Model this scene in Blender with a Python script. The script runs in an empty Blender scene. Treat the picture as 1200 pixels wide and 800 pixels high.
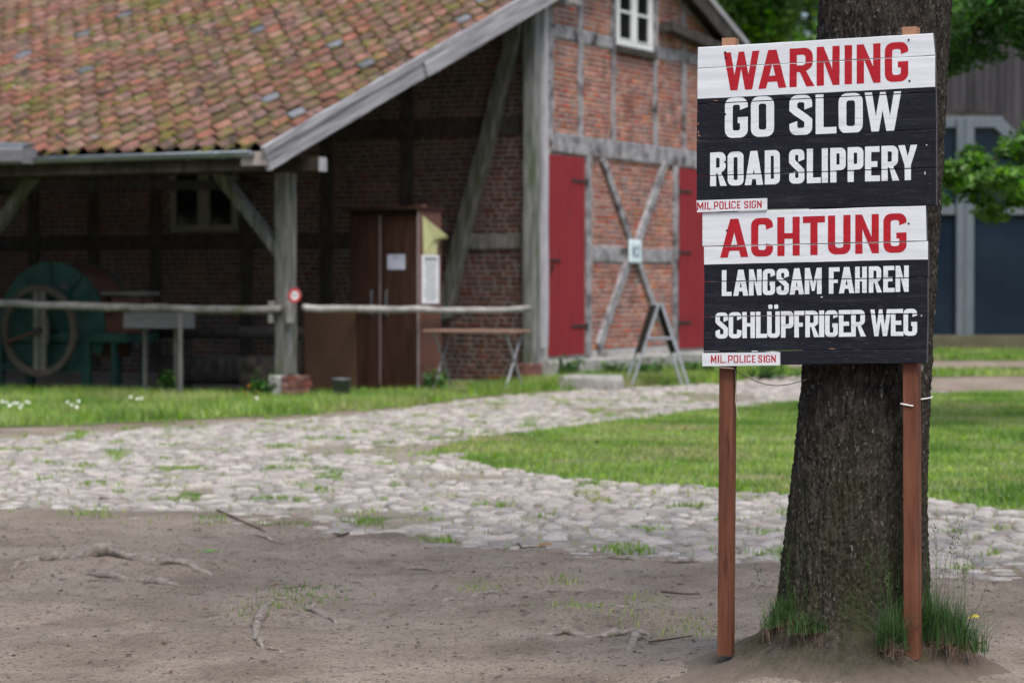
import bpy, bmesh, math, random
import numpy as np
from mathutils import Vector, Matrix
from mathutils.geometry import tessellate_polygon
R = random.Random(7)
RS = np.random.RandomState(11)
S = bpy.context.scene

# ---------------------------------------------------------------- camera, world, sun, exposure
F = 2900.0                                   # focal length in photo pixels (1200 wide)
PITCH = math.atan(65 / F)
CAM = Vector((0, 0, 1.4))
cd = bpy.data.cameras.new('camera'); cam = bpy.data.objects.new('camera', cd); S.collection.objects.link(cam)
cam.location = CAM; cam.rotation_euler = (math.pi / 2 - PITCH, 0, 0)
cd.sensor_width = 36; cd.lens = F / 1200 * 36; cd.clip_start = .05; cd.clip_end = 6000
cd.dof.use_dof = True; cd.dof.focus_distance = 8.22; cd.dof.aperture_fstop = 4.5
S.camera = cam
W = bpy.data.worlds.new('World'); S.world = W; W.use_nodes = True
SUN_EL, SUN_ROT = math.radians(60), math.radians(163)
nt = W.node_tree; nt.nodes.clear()
sky = nt.nodes.new('ShaderNodeTexSky'); sky.sky_type = 'NISHITA'; sky.sun_disc = False
sky.sun_elevation = SUN_EL; sky.sun_rotation = SUN_ROT; sky.air_density = 1.0; sky.dust_density = 3.0; sky.ozone_density = 1.0
bg = nt.nodes.new('ShaderNodeBackground'); bg.inputs[1].default_value = .12
wo = nt.nodes.new('ShaderNodeOutputWorld')
nt.links.new(sky.outputs[0], bg.inputs[0]); nt.links.new(bg.outputs[0], wo.inputs[0])
sl = bpy.data.lights.new('sun', 'SUN'); sl.energy = 2.2; sl.angle = math.radians(30); sl.color = (1, .975, .95)
so = bpy.data.objects.new('sun', sl); S.collection.objects.link(so)
sdir = Vector((math.sin(SUN_ROT) * math.cos(SUN_EL), math.cos(SUN_ROT) * math.cos(SUN_EL), math.sin(SUN_EL)))
so.rotation_euler = sdir.to_track_quat('Z', 'Y').to_euler()
S.view_settings.view_transform = 'Standard'; S.view_settings.look = 'None'
S.view_settings.exposure = 0.72; S.view_settings.gamma = 1.0

# ---------------------------------------------------------------- measuring: where a sight line meets a real plane
FWD = Vector((0, math.cos(PITCH), -math.sin(PITCH))); UP = Vector((0, math.sin(PITCH), math.cos(PITCH))); RT = Vector((1, 0, 0))
def ray(x, y): return FWD + RT * ((x - 600) / F) + UP * ((400 - y) / F)
def hit(x, y, P, n):
    r = ray(x, y); return CAM + r * ((P - CAM).dot(n) / r.dot(n))
def ground_at(x, y, z=0): return hit(x, y, Vector((0, 0, z)), Vector((0, 0, 1)))
ANG = math.radians(27)
D1 = Vector((math.sin(ANG), math.cos(ANG), 0)); E1 = Vector((math.cos(ANG), -math.sin(ANG), 0))
O = ground_at(345, 470)
def gv(x, y, v=0):                            # (u, z) on a plane parallel to the gable
    q = hit(x, y, O + E1 * v, E1) - O; return q.dot(D1), q.z
def gu(x, y, u):                              # (v, z) on a plane parallel to the long wall
    q = hit(x, y, O + D1 * u, D1) - O; return q.dot(E1), q.z
def B2W(v, u, z=0): return O + E1 * v + D1 * u + Vector((0, 0, z))

# ---------------------------------------------------------------- vectorised gradient noise
_P = RS.permutation(256); _P = np.concatenate([_P, _P, _P])
_G = RS.normal(size=(256, 3)); _G /= np.linalg.norm(_G, axis=1)[:, None]
def noise3(x, y, z):
    x, y, z = np.broadcast_arrays(np.asarray(x, float), np.asarray(y, float), np.asarray(z, float))
    xi, yi, zi = np.floor(x).astype(int), np.floor(y).astype(int), np.floor(z).astype(int)
    xf, yf, zf = x - xi, y - yi, z - zi
    f = lambda t: t * t * t * (t * (t * 6 - 15) + 10)
    u, v, w = f(xf), f(yf), f(zf); r = 0
    for a in (0, 1):
        for b in (0, 1):
            for c in (0, 1):
                h = _P[_P[_P[(xi + a) & 255] + ((yi + b) & 255)] + ((zi + c) & 255)]
                g = _G[h]; d = g[..., 0] * (xf - a) + g[..., 1] * (yf - b) + g[..., 2] * (zf - c)
                r = r + d * (u if a else 1 - u) * (v if b else 1 - v) * (w if c else 1 - w)
    return r * 1.6
def fbm(x, y, z, o=4):
    s = 0; a = 1.0
    for i in range(o): s = s + a * noise3(x * 2 ** i, y * 2 ** i, z * 2 ** i + 17 * i); a *= .5
    return s

# ---------------------------------------------------------------- mesh helpers
def link(o, parent=None):
    S.collection.objects.link(o)
    if parent is not None: o.parent = parent
    return o
def tag(o, label=None, cat=None, group=None, kind=None):
    if label: o['label'] = label
    if cat: o['category'] = cat
    if group: o['group'] = group
    if kind: o['kind'] = kind
    return o
def empty(name, loc=(0, 0, 0), rz=0, label=None, cat=None, group=None, kind=None):
    o = bpy.data.objects.new(name, None); o.empty_display_size = .1; link(o)
    o.location = loc; o.rotation_euler = (0, 0, rz); return tag(o, label, cat, group, kind)
def mesh_np(name, V, Fc, mats, smooth=False, mi=None):
    """V (n,3) array, Fc (m,k) array (k constant) or list of lists"""
    me = bpy.data.meshes.new(name)
    if isinstance(Fc, np.ndarray):
        n, m, k = len(V), len(Fc), Fc.shape[1]
        me.vertices.add(n); me.vertices.foreach_set('co', np.asarray(V, np.float32).ravel())
        me.loops.add(m * k); me.loops.foreach_set('vertex_index', Fc.astype(np.int32).ravel())
        me.polygons.add(m); me.polygons.foreach_set('loop_start', np.arange(0, m * k, k, dtype=np.int32))
        me.polygons.foreach_set('loop_total', np.full(m, k, np.int32))
        me.update(calc_edges=True)
    else:
        me.from_pydata([tuple(v) for v in V], [], Fc)
    for m_ in (mats if isinstance(mats, (list, tuple)) else [mats]): me.materials.append(m_)
    if mi is not None: me.polygons.foreach_set('material_index', np.asarray(mi, np.int32))
    if smooth: me.polygons.foreach_set('use_smooth', np.ones(len(me.polygons), bool))
    me.update(); return me
def obj(name, me, parent=None, loc=None, rot=None):
    o = bpy.data.objects.new(name, me); link(o, parent)
    if loc is not None: o.location = loc
    if rot is not None: o.rotation_euler = rot
    return o

class MB:
    def __init__(s): s.v = []; s.f = []; s.m = []
    def add(s, vs, fs, mi=0):
        b = len(s.v); s.v += [tuple(v) for v in vs]; s.f += [[b + i for i in f] for f in fs]; s.m += [mi] * len(fs); return s
    def box(s, c, d, rz=0, mi=0, ch=0.0, M=None):
        x, y, z = d[0] / 2, d[1] / 2, d[2] / 2
        if ch <= 0:
            vs = [Vector((a * x, b * y, e * z)) for a in (-1, 1) for b in (-1, 1) for e in (-1, 1)]
            fs = [(0, 1, 3, 2), (4, 6, 7, 5), (0, 4, 5, 1), (2, 3, 7, 6), (0, 2, 6, 4), (1, 5, 7, 3)]
        else:
            bm = bmesh.new(); bmesh.ops.create_cube(bm, size=1)
            for v in bm.verts: v.co = Vector((v.co.x * d[0], v.co.y * d[1], v.co.z * d[2]))
            bmesh.ops.bevel(bm, geom=list(bm.edges), offset=ch, segments=1, affect='EDGES', clamp_overlap=True)
            vs = [v.co.copy() for v in bm.verts]; fs = [[v.index for v in f.verts] for f in bm.faces]; bm.free()
        Rm = M if M is not None else Matrix.Rotation(rz, 3, 'Z')
        return s.add([Rm @ v + Vector(c) for v in vs], fs, mi)
    def tube(s, path, rad, n=8, cap=True, mi=0, squash=1.0, wob=0, seed=0):
        rr = random.Random(seed); path = [Vector(p) for p in path]; rings = []; up = Vector((0.13, .21, 1)).normalized()
        for i, p in enumerate(path):
            t = (path[min(i + 1, len(path) - 1)] - path[max(i - 1, 0)]).normalized()
            a = t.cross(up)
            if a.length < .05: a = t.cross(Vector((1, 0, 0)))
            a.normalize(); b = a.cross(t).normalized()
            r = rad[i] if hasattr(rad, '__len__') else rad
            rings.append([p + (a * math.cos(2 * math.pi * k / n) + b * math.sin(2 * math.pi * k / n) * squash) * r * (1 + rr.uniform(-wob, wob)) for k in range(n)])
        vs = [v for r_ in rings for v in r_]; fs = []
        for i in range(len(path) - 1):
            for k in range(n): fs.append((i * n + k, i * n + (k + 1) % n, (i + 1) * n + (k + 1) % n, (i + 1) * n + k))
        if cap: fs.append(tuple(reversed(range(n)))); fs.append(tuple(range((len(path) - 1) * n, len(path) * n)))
        return s.add(vs, fs, mi)
    def beam(s, p0, p1, w, h, side, wob=.006, seg=8, ch=.012, seed=0, mi=0, bow=0.0):
        """timber from p0 to p1, w across 'side', h across the other way; corners chamfered, faces slightly hewn"""
        rr = random.Random(seed); p0, p1 = Vector(p0), Vector(p1); t = (p1 - p0).normalized()
        a = Vector(side); a = (a - t * a.dot(t)).normalized(); b = t.cross(a)
        W2, H2 = w / 2, h / 2; c8 = [(-W2 + ch, -H2), (W2 - ch, -H2), (W2, -H2 + ch), (W2, H2 - ch), (W2 - ch, H2), (-W2 + ch, H2), (-W2, H2 - ch), (-W2, -H2 + ch)]
        vs = []; fs = []
        for i in range(seg + 1):
            p = p0.lerp(p1, i / seg) + b * bow * math.sin(math.pi * i / seg)
            for x, y in c8: vs.append(p + a * (x + rr.uniform(-wob, wob)) + b * (y + rr.uniform(-wob, wob)))
        for i in range(seg):
            for k in range(8): fs.append((i * 8 + k, i * 8 + (k + 1) % 8, (i + 1) * 8 + (k + 1) % 8, (i + 1) * 8 + k))
        fs.append(tuple(reversed(range(8)))); fs.append(tuple(range(seg * 8, seg * 8 + 8)))
        return s.add(vs, fs, mi)
    def mesh(s, name, mats, smooth=False):
        me = mesh_np(name, s.v, s.f, mats, smooth, s.m)
        bm = bmesh.new(); bm.from_mesh(me); bmesh.ops.recalc_face_normals(bm, faces=bm.faces); bm.to_mesh(me); bm.free(); return me
    def build(s, name, mats, parent=None, smooth=False, loc=None, rot=None):
        o = obj(name, s.mesh(name, mats, smooth), parent, loc, rot); return o

# ---------------------------------------------------------------- materials
def M(name, cols, scale=4, stretch=(1, 1, 1), rough=.85, bump=.3, bscale=40, bdist=.01, rand=.0, spots=(), detail=6, spec=.18, zmoss=None, metal=0, wave=None, contrast=(.3, .7), trans=None):
    m = bpy.data.materials.new(name); m.use_nodes = True; t = m.node_tree; N = t.nodes; L = t.links; b = N['Principled BSDF']
    tc = N.new('ShaderNodeTexCoord'); oi = N.new('ShaderNodeObjectInfo'); geo = N.new('ShaderNodeNewGeometry')
    rs = N.new('ShaderNodeMath'); rs.operation = 'ADD'; L.new(oi.outputs['Random'], rs.inputs[0]); L.new(geo.outputs['Random Per Island'], rs.inputs[1])
    fr = N.new('ShaderNodeMath'); fr.operation = 'FRACT'; L.new(rs.outputs[0], fr.inputs[0])
    of = N.new('ShaderNodeVectorMath'); of.operation = 'SCALE'; of.inputs[0].default_value = (37, 53, 71); L.new(oi.outputs['Random'], of.inputs['Scale'])
    ad = N.new('ShaderNodeVectorMath'); ad.operation = 'ADD'; L.new(tc.outputs['Object'], ad.inputs[0]); L.new(of.outputs[0], ad.inputs[1])
    mp = N.new('ShaderNodeMapping'); mp.inputs['Scale'].default_value = stretch; L.new(ad.outputs[0], mp.inputs[0])
    def noise(sc, det=detail, dist=0, rough_=.6):
        n = N.new('ShaderNodeTexNoise'); n.inputs['Scale'].default_value = sc; n.inputs['Detail'].default_value = det
        n.inputs['Roughness'].default_value = rough_; n.inputs['Distortion'].default_value = dist; L.new(mp.outputs[0], n.inputs[0]); return n
    n = noise(scale); rp = N.new('ShaderNodeValToRGB'); L.new(n.outputs[0], rp.inputs[0])
    cr = rp.color_ramp; k = len(cols)
    for i, c in enumerate(cols):
        p = contrast[0] + (contrast[1] - contrast[0]) * i / max(1, k - 1)
        e = cr.elements[i] if i < 2 else cr.elements.new(p)
        e.position = p; e.color = (*c, 1)
    if k == 1: cr.elements[1].color = (*cols[0], 1)
    col = rp.outputs[0]
    def mix(fac, ca, cb):
        x = N.new('ShaderNodeMix'); x.data_type = 'RGBA'
        if hasattr(fac, 'links'): L.new(fac, x.inputs[0])
        else: x.inputs[0].default_value = fac
        for s_, v_ in ((6, ca), (7, cb)):
            if hasattr(v_, 'links'): L.new(v_, x.inputs[s_])
            else: x.inputs[s_].default_value = (*v_, 1)
        return x.outputs[2]
    def ramp(src, lo, hi):
        r = N.new('ShaderNodeMapRange'); r.inputs[1].default_value = lo; r.inputs[2].default_value = hi; L.new(src, r.inputs[0]); return r.outputs[0]
    for (c, sc, lo, hi) in spots: 
        s_ = noise(sc, 4); s_.inputs['Scale'].default_value = sc
        o2 = N.new('ShaderNodeVectorMath'); o2.operation = 'ADD'; o2.inputs[1].default_value = (sc, 3 * sc, 7.7); L.new(mp.outputs[0], o2.inputs[0]); L.new(o2.outputs[0], s_.inputs[0])
        col = mix(ramp(s_.outputs[0], lo, hi), col, c)
    for zmoss in (zmoss or ()):               # growth that stays near the foot of a thing: (colour, z_full, z_none, noise scale)
        sx = N.new('ShaderNodeSeparateXYZ'); L.new(tc.outputs['Object'], sx.inputs[0])
        a = N.new('ShaderNodeMapRange'); a.inputs[1].default_value = zmoss[1]; a.inputs[2].default_value = zmoss[2]; a.inputs[3].default_value = 1; a.inputs[4].default_value = 0; L.new(sx.outputs[2], a.inputs[0])
        nn = noise(zmoss[3], 6); q = N.new('ShaderNodeMath'); q.operation = 'MULTIPLY'; L.new(a.outputs[0], q.inputs[0]); L.new(ramp(nn.outputs[0], .38 if zmoss[3] else -2, .6 if zmoss[3] else -1), q.inputs[1])
        col = mix(q.outputs[0], col, zmoss[0])
    if rand > 0:
        hs = N.new('ShaderNodeHueSaturation'); r1 = N.new('ShaderNodeMapRange'); r1.inputs[3].default_value = 1 - rand; r1.inputs[4].default_value = 1 + rand; L.new(fr.outputs[0], r1.inputs[0])
        L.new(r1.outputs[0], hs.inputs['Value']); L.new(col, hs.inputs['Color'])
        f2 = N.new('ShaderNodeMath'); f2.operation = 'MULTIPLY'; f2.inputs[1].default_value = 7.31; L.new(fr.outputs[0], f2.inputs[0])
        f3 = N.new('ShaderNodeMath'); f3.operation = 'FRACT'; L.new(f2.outputs[0], f3.inputs[0])
        r2 = N.new('ShaderNodeMapRange'); r2.inputs[3].default_value = 1 - rand * .9; r2.inputs[4].default_value = 1 + rand * .5; L.new(f3.outputs[0], r2.inputs[0]); L.new(r2.outputs[0], hs.inputs['Saturation'])
        f4 = N.new('ShaderNodeMath'); f4.operation = 'MULTIPLY'; f4.inputs[1].default_value = 13.7; L.new(fr.outputs[0], f4.inputs[0])
        f5 = N.new('ShaderNodeMath'); f5.operation = 'FRACT'; L.new(f4.outputs[0], f5.inputs[0])
        r3 = N.new('ShaderNodeMapRange'); r3.inputs[3].default_value = .5 - rand * .04; r3.inputs[4].default_value = .5 + rand * .04; L.new(f5.outputs[0], r3.inputs[0]); L.new(r3.outputs[0], hs.inputs['Hue'])
        col = hs.outputs[0]
    L.new(col, b.inputs['Base Color']); b.inputs['Roughness'].default_value = rough; b.inputs['Specular IOR Level'].default_value = spec; b.inputs['Metallic'].default_value = metal
    if bump > 0:
        bn = noise(bscale, 8, 0, .65); bp = N.new('ShaderNodeBump'); bp.inputs['Strength'].default_value = bump; bp.inputs['Distance'].default_value = bdist
        L.new(bn.outputs[0], bp.inputs['Height']); L.new(bp.outputs[0], b.inputs['Normal'])
    if trans:
        tr = N.new('ShaderNodeBsdfTranslucent'); ms = N.new('ShaderNodeMixShader'); ms.inputs[0].default_value = trans
        L.new(col, tr.inputs[0]); out = N['Material Output']; L.new(b.outputs[0], ms.inputs[1]); L.new(tr.outputs[0], ms.inputs[2]); L.new(ms.outputs[0], out.inputs[0])
    return m
m_white = M('painted_white', [(.60, .62, .64), (.76, .775, .79)], 3, (1, 1, 14), .55, .25, 22, .002, spots=[((.36, .33, .29), 40, .66, .72), ((.55, .56, .57), 9, .62, .72)])
m_black = M('painted_black', [(.007, .007, .012), (.014, .014, .022)], 3, (1, 1, 14), .6, .5, 22, .002, spots=[((.075, .075, .085), 30, .60, .72), ((.30, .22, .12), 60, .735, .77), ((.030, .030, .038), 5, .55, .75)])
m_letw = M('letter_white', [(.66, .69, .71), (.76, .78, .79)], 6, (1, 1, 10), .55, .25, 30, .002, spots=[((.30, .30, .31), 60, .66, .72), ((.55, .56, .57), 6, .55, .7)])
m_letr = M('letter_red', [(.36, .012, .02), (.46, .020, .03)], 5, (1, 1, 18), .5, .35, 30, .002, spots=[((.62, .20, .19), 55, .70, .76)])
m_post = M('stained_post', [(.085, .030, .017), (.145, .056, .032), (.20, .080, .046)], 3, (9, 9, 1), .7, .6, 18, .003, spots=[((.07, .025, .015), 3.0, .62, .7)])
m_raw = M('raw_wood_end', [(.30, .15, .09), (.42, .23, .14)], 20, (1, 1, 1), .8, .4, 60, .003)
m_cutedge = M('plank_end', [(.05, .05, .055), (.10, .10, .11)], 20, rough=.7, bump=.3)
m_bark = M('bark', [(.010, .008, .0065), (.038, .032, .026), (.085, .073, .061)], 22, (2.2, 2.2, 1), .95, 1.0, 60, .012, detail=9,
           spots=[((.085, .08, .068), 6, .58, .80), ((.20, .21, .19), 24, .645, .69), ((.16, .15, .135), 55, .60, .68)], zmoss=[((.040, .046, .017), .15, 1.0, 5), ((.075, .060, .047), .08, .34, 4), ((.085, .068, .054), .05, .30, 11), ((.15, .12, .095), .0, .22, 9), ((.245, .198, .158), .03, .17, 0)])
m_soil = M('soil', [(.205, .158, .118), (.325, .262, .205), (.42, .348, .282)], 1.3, rough=.97, bump=1.0, bscale=34, bdist=.05, detail=12, contrast=(.28, .7),
           spots=[((.43, .35, .28), 2.2, .48, .72), ((.13, .10, .080), 70, .545, .66), ((.15, .118, .096), 14, .56, .72), ((.36, .33, .30), 80, .62, .70)])
m_root = M('root_wood', [(.12, .098, .080), (.225, .190, .160), (.34, .30, .262)], 30, (1, 1, 1), .9, .9, 50, .006)
m_twig = M('twig', [(.06, .04, .028), (.12, .085, .06)], 20, rough=.9)
m_sand = M('joint_sand', [(.19, .158, .125), (.28, .24, .195)], 3, rough=.95, bump=.6, bscale=40, bdist=.02, spots=[((.07, .10, .03), 1.6, .55, .66)])
m_cob = M('cobble', [(.24, .212, .185), (.31, .28, .252), (.375, .34, .31)], 6, rough=.8, bump=.5, bscale=30, bdist=.01, rand=.30, spots=[((.23, .195, .16), 9, .55, .70)])
m_lawn = M('lawn_soil', [(.10, .14, .035), (.14, .18, .055), (.22, .20, .10)], 1.6, rough=.95, bump=.8, bscale=30, bdist=.03, spots=[((.26, .21, .15), 2.4, .58, .68)])
m_grass = M('grass', [(.10, .22, .022), (.21, .35, .04), (.33, .44, .10)], .8, rough=.6, bump=0, rand=.35, trans=.35, contrast=(.36, .64), spots=[((.42, .37, .17), .9, .54, .70)])
m_grassd = M('tuft_grass', [(.025, .07, .018), (.05, .12, .03), (.09, .16, .05)], 8, rough=.5, bump=0, rand=.35, trans=.3)
m_straw = M('dry_grass', [(.10, .065, .045), (.18, .125, .085)], 8, rough=.8, bump=0, rand=.3)
m_leaf = M('leaf', [(.055, .155, .015), (.10, .245, .022), (.17, .32, .04)], .9, rough=.5, bump=0, rand=.4, trans=.4)
m_leafd = M('leaf_dark', [(.035, .11, .022), (.06, .17, .03), (.10, .23, .04)], .7, rough=.5, bump=0, rand=.35, trans=.3)
m_weed = M('weed', [(.04, .12, .02), (.08, .19, .03)], 3, rough=.6, bump=0, rand=.35, trans=.3)
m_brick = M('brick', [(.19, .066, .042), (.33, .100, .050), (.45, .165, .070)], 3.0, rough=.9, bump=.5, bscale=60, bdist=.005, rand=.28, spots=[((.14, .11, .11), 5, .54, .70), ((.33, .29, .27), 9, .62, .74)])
m_brickd = M('shaded_brick', [(.050, .020, .015), (.095, .034, .023), (.15, .050, .032)], 3.0, rough=.9, bump=.5, bscale=60, bdist=.005, rand=.28, spots=[((.055, .045, .035), 4, .54, .70), ((.11, .105, .06), 5, .64, .76)])  # darker brick copy, the shed's shade is put into its colour
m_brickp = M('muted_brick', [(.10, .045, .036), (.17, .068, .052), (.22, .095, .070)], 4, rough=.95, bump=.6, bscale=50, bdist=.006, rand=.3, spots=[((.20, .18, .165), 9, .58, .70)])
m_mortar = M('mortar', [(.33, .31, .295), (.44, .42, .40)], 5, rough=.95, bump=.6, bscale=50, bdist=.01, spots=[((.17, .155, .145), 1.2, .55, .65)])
m_mortard = M('shaded_mortar', [(.15, .142, .135), (.225, .212, .203)], 5, rough=.95, bump=.6, bscale=50, bdist=.01)  # darker mortar copy for the shed wall, shade painted into it
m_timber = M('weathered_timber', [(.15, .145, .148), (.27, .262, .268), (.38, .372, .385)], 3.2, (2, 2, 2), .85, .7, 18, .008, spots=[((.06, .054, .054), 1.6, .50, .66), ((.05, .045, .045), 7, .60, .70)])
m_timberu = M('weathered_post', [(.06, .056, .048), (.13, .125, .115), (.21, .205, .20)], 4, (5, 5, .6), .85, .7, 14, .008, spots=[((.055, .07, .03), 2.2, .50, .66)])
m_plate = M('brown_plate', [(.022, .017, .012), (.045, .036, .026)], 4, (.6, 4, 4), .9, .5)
m_timberd = M('dark_timber', [(.024, .021, .018), (.048, .042, .036), (.075, .066, .058)], 4, (3, 3, 1), .9, .6, 20, .006)  # timber tone lowered to deepen the shed, shade sits in the colour
m_verge = M('verge_board', [(.12, .117, .12), (.27, .265, .275), (.42, .415, .43)], 2.6, (4, .45, 14), .8, .7, 10, .006, spots=[((.08, .075, .07), 2, .62, .72)])
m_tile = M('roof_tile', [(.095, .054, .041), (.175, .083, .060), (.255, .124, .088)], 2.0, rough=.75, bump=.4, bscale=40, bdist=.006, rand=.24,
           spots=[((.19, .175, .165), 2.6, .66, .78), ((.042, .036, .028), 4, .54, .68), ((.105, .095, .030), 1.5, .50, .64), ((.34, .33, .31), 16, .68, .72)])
m_tiled = M('tile_trough_shade_grime', [(.025, .018, .013), (.045, .032, .022), (.085, .055, .036)], 2.5, rough=.95, bump=.5, bscale=40, bdist=.006, rand=.25, spots=[((.095, .088, .022), 1.4, .52, .62)])  # trough faces: grime plus the rolls' shadow painted into the colour
m_log2 = M('pale_log_rail', [(.20, .19, .17), (.32, .305, .285), (.42, .40, .38)], 5, (1, 1, 1), .9, .6, 20, .01)
m_tileg = M('slate_grey_tile', [(.10, .105, .12), (.165, .17, .19)], 3, rough=.7, bump=.4, bscale=40, bdist=.006, rand=.25, spots=[((.12, .12, .03), 3, .6, .68)])
m_moss = M('moss', [(.045, .045, .012), (.095, .088, .020), (.16, .145, .035)], 5, rough=1, bump=1, bscale=60, bdist=.02, rand=.3)
m_zinc = M('zinc', [(.20, .23, .26), (.30, .33, .36)], 4, rough=.45, bump=.1, metal=.6)
m_red = M('red_paint', [(.19, .018, .024), (.235, .024, .03)], 2.5, (3, 3, .6), .6, .3, 20, .004, spots=[((.17, .03, .03), 3, .6, .7), ((.20, .09, .08), 30, .7, .76)])
m_iron = M('iron', [(.02, .018, .017), (.05, .042, .038)], 20, rough=.6, bump=.3)
m_winw = M('window_white', [(.60, .62, .60), (.70, .71, .69)], 6, rough=.5, bump=.1)
m_wing = M('window_old_cream', [(.16, .155, .12), (.22, .21, .165)], 6, rough=.6, bump=.1)
m_glass = M('window_glass', [(.004, .005, .006), (.008, .010, .011)], 3, rough=.08, bump=0, spec=.35)
m_bglass = M('gate_glass', [(.004, .011, .022), (.011, .022, .036)], .6, rough=.10, bump=0, spec=.25)
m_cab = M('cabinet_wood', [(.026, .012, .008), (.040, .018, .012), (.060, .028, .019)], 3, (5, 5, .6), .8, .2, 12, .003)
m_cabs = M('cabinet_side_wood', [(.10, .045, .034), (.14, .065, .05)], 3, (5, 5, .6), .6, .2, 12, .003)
m_cabe = M('cabinet_edge', [(.28, .24, .24), (.38, .34, .34)], 8, rough=.5, bump=0)
m_brown = M('brown_board', [(.055, .030, .018), (.078, .043, .027)], 2, rough=.8, bump=.1)
m_paper = M('paper', [(.62, .63, .64), (.72, .73, .73)], 5, rough=.9, bump=0)
m_paperb = M('bluish_paper', [(.42, .44, .55), (.50, .52, .62)], 5, rough=.6, bump=0)
m_papery = M('yellow_paper', [(.42, .42, .20), (.50, .50, .27)], 5, rough=.9, bump=0)
m_ink = M('ink', [(.16, .16, .17)], 5, rough=.9, bump=0)
m_green = M('green_paint', [(.007, .028, .022), (.014, .046, .036), (.024, .06, .047)], 3, (1, 1, 1), .7, .2, 30, .003, spots=[((.07, .06, .045), 6, .62, .72)])
m_rust = M('rust_red_paint', [(.055, .024, .018), (.095, .042, .032)], 4, rough=.8, bump=.2)
m_wheel = M('wheel_wood', [(.045, .036, .029), (.085, .070, .055)], 5, (1, 1, 1), .8, .4)
m_pale = M('pale_board', [(.09, .085, .07), (.145, .135, .112)], 4, (1, 4, 4), .85, .3)
m_greyb = M('grey_plank', [(.13, .125, .135), (.19, .185, .195)], 4, (1, 5, 5), .85, .3)
m_log = M('log_rail', [(.11, .105, .09), (.20, .19, .17), (.28, .265, .245)], 5, (1, 1, 1), .9, .6, 20, .01, spots=[((.10, .12, .05), 3, .57, .67)])
m_tan = M('tabletop', [(.22, .135, .10), (.29, .18, .135)], 5, rough=.6, bump=.1)
m_steel = M('grey_metal', [(.24, .255, .275), (.32, .34, .365)], 8, rough=.5, bump=.1)
m_stone = M('stone', [(.24, .23, .21), (.36, .35, .33)], 5, rough=.9, bump=.6, bscale=20, bdist=.02, spots=[((.09, .11, .05), 3, .56, .66)])
m_bluesign = M('pale_blue_enamel', [(.55, .66, .68), (.62, .72, .74)], 4, rough=.4, bump=0)
m_redring = M('sign_red', [(.55, .03, .04)], 4, rough=.5, bump=0)
m_signwhite = M('sign_white', [(.74, .74, .74)], 4, rough=.5, bump=0)
m_siding = M('grey_siding', [(.028, .026, .028), (.046, .043, .046), (.065, .060, .064)], 1.5, (6, 6, .5), .9, .4, 10, .01, rand=.18)  # base colour lowered to carry the shadow of the trees
m_frameg = M('gate_frame', [(.095, .112, .128), (.13, .15, .17)], 3, (4, 4, .6), .7, .2)  # tree shadow is put into this frame colour as well
m_baseb = M('base_beam', [(.075, .068, .042), (.12, .106, .07)], 3, rough=.9, bump=.3)
m_cord = M('twine', [(.40, .33, .24), (.52, .45, .34)], 60, rough=.9)
m_rope = M('white_cord', [(.66, .65, .62), (.75, .74, .71)], 60, rough=.9)
m_zincb = M('bucket_zinc', [(.12, .13, .14), (.19, .20, .22)], 8, rough=.5, bump=.1, metal=.4)
m_petal = M('petal', [(.78, .78, .76)], 4, rough=.8, bump=0)
m_yellow = M('yellow_leaf', [(.40, .32, .04), (.50, .42, .08)], 9, rough=.7, bump=0)
# ================================================================ THE GROUND
TX, TY = 1.172, 8.41                           # the tree's foot
EDGE_X = np.array([-60, -8, -3.23, -1.48, -.72, -.18, .44, 1.01, 1.65, 2.42, 6, 60.])
EDGE_Y = np.array([19.5, 17.2, 15.59, 14.32, 13.83, 12.86, 12.66, 12.17, 11.92, 11.67, 10.9, 10.0])
def near_edge(x): return np.interp(x, EDGE_X, EDGE_Y) + .12 * np.sin(x * 3.1) + .06 * np.sin(x * 9.7 + 1)
BUMPS = [(-1.62, 12.35, .62, .30, .055), (-2.05, 12.15, .45, .25, .04), (-.95, 11.05, .30, .30, .035), (-.05, 11.75, .40, .22, .06), (.42, 11.05, .26, .18, .05), (.15, 10.3, .5, .2, .035), (.55, 10.25, .3, .2, .04), (-.85, 13.3, .3, .2, .05), (-.1, 12.5, .3, .15, .03), (.95, 9.0, .35, .2, .03)]
def gh(x, y):
    x = np.asarray(x, float); y = np.asarray(y, float)
    fade = np.clip((near_edge(x) - .05 - y) / .9, 0, 1)
    h = .026 * noise3(x * .9, y * .9, 3.1) + .019 * noise3(x * 2.9, y * 2.9, 9.4) + .010 * noise3(x * 8, y * 8, 1.4) + .0035 * noise3(x * 24, y * 24, 4.4)
    h = h * fade
    e_ = near_edge(x); bell = np.exp(-((y - e_ - .12) / .42) ** 2); h = h + bell * (.016 + .030 * noise3(x * 1.6, y * 1.8, 6.6) + .012 * noise3(x * 5, y * 5, 2.6))
    for bx, by, sx, sy, a in BUMPS: h = h + a * np.exp(-((x - bx) / sx) ** 2 - ((y - by) / sy) ** 2) * (1 + .5 * noise3(x * 6, y * 6, 2)) * np.minimum(1, fade * 2)
    d2 = (x - TX) ** 2 + (y - TY) ** 2; an = np.arctan2(y - TY, x - TX)
    h = h * np.clip(d2 / 1.2, .25, 1) + .165 * np.exp(-d2 / (.5 * (1 + .25 * np.sin(3 * an + 1.0) + .12 * np.sin(7 * an))))
    return h
def axis_lines(segs):
    out = [segs[0][0]]
    for a, b, st in segs:
        n = max(1, int(round((b - a) / st))); out += list(np.linspace(a, b, n + 1)[1:])
    return np.array(out)
gx = axis_lines([(-2500, -300, 550), (-300, -40, 40), (-40, -8, 3.2), (-8, -3.6, .2), (-3.6, 3.0, .022), (3.0, 8, .2), (8, 40, 3.2), (40, 300, 40), (300, 2500, 550)])
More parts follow.
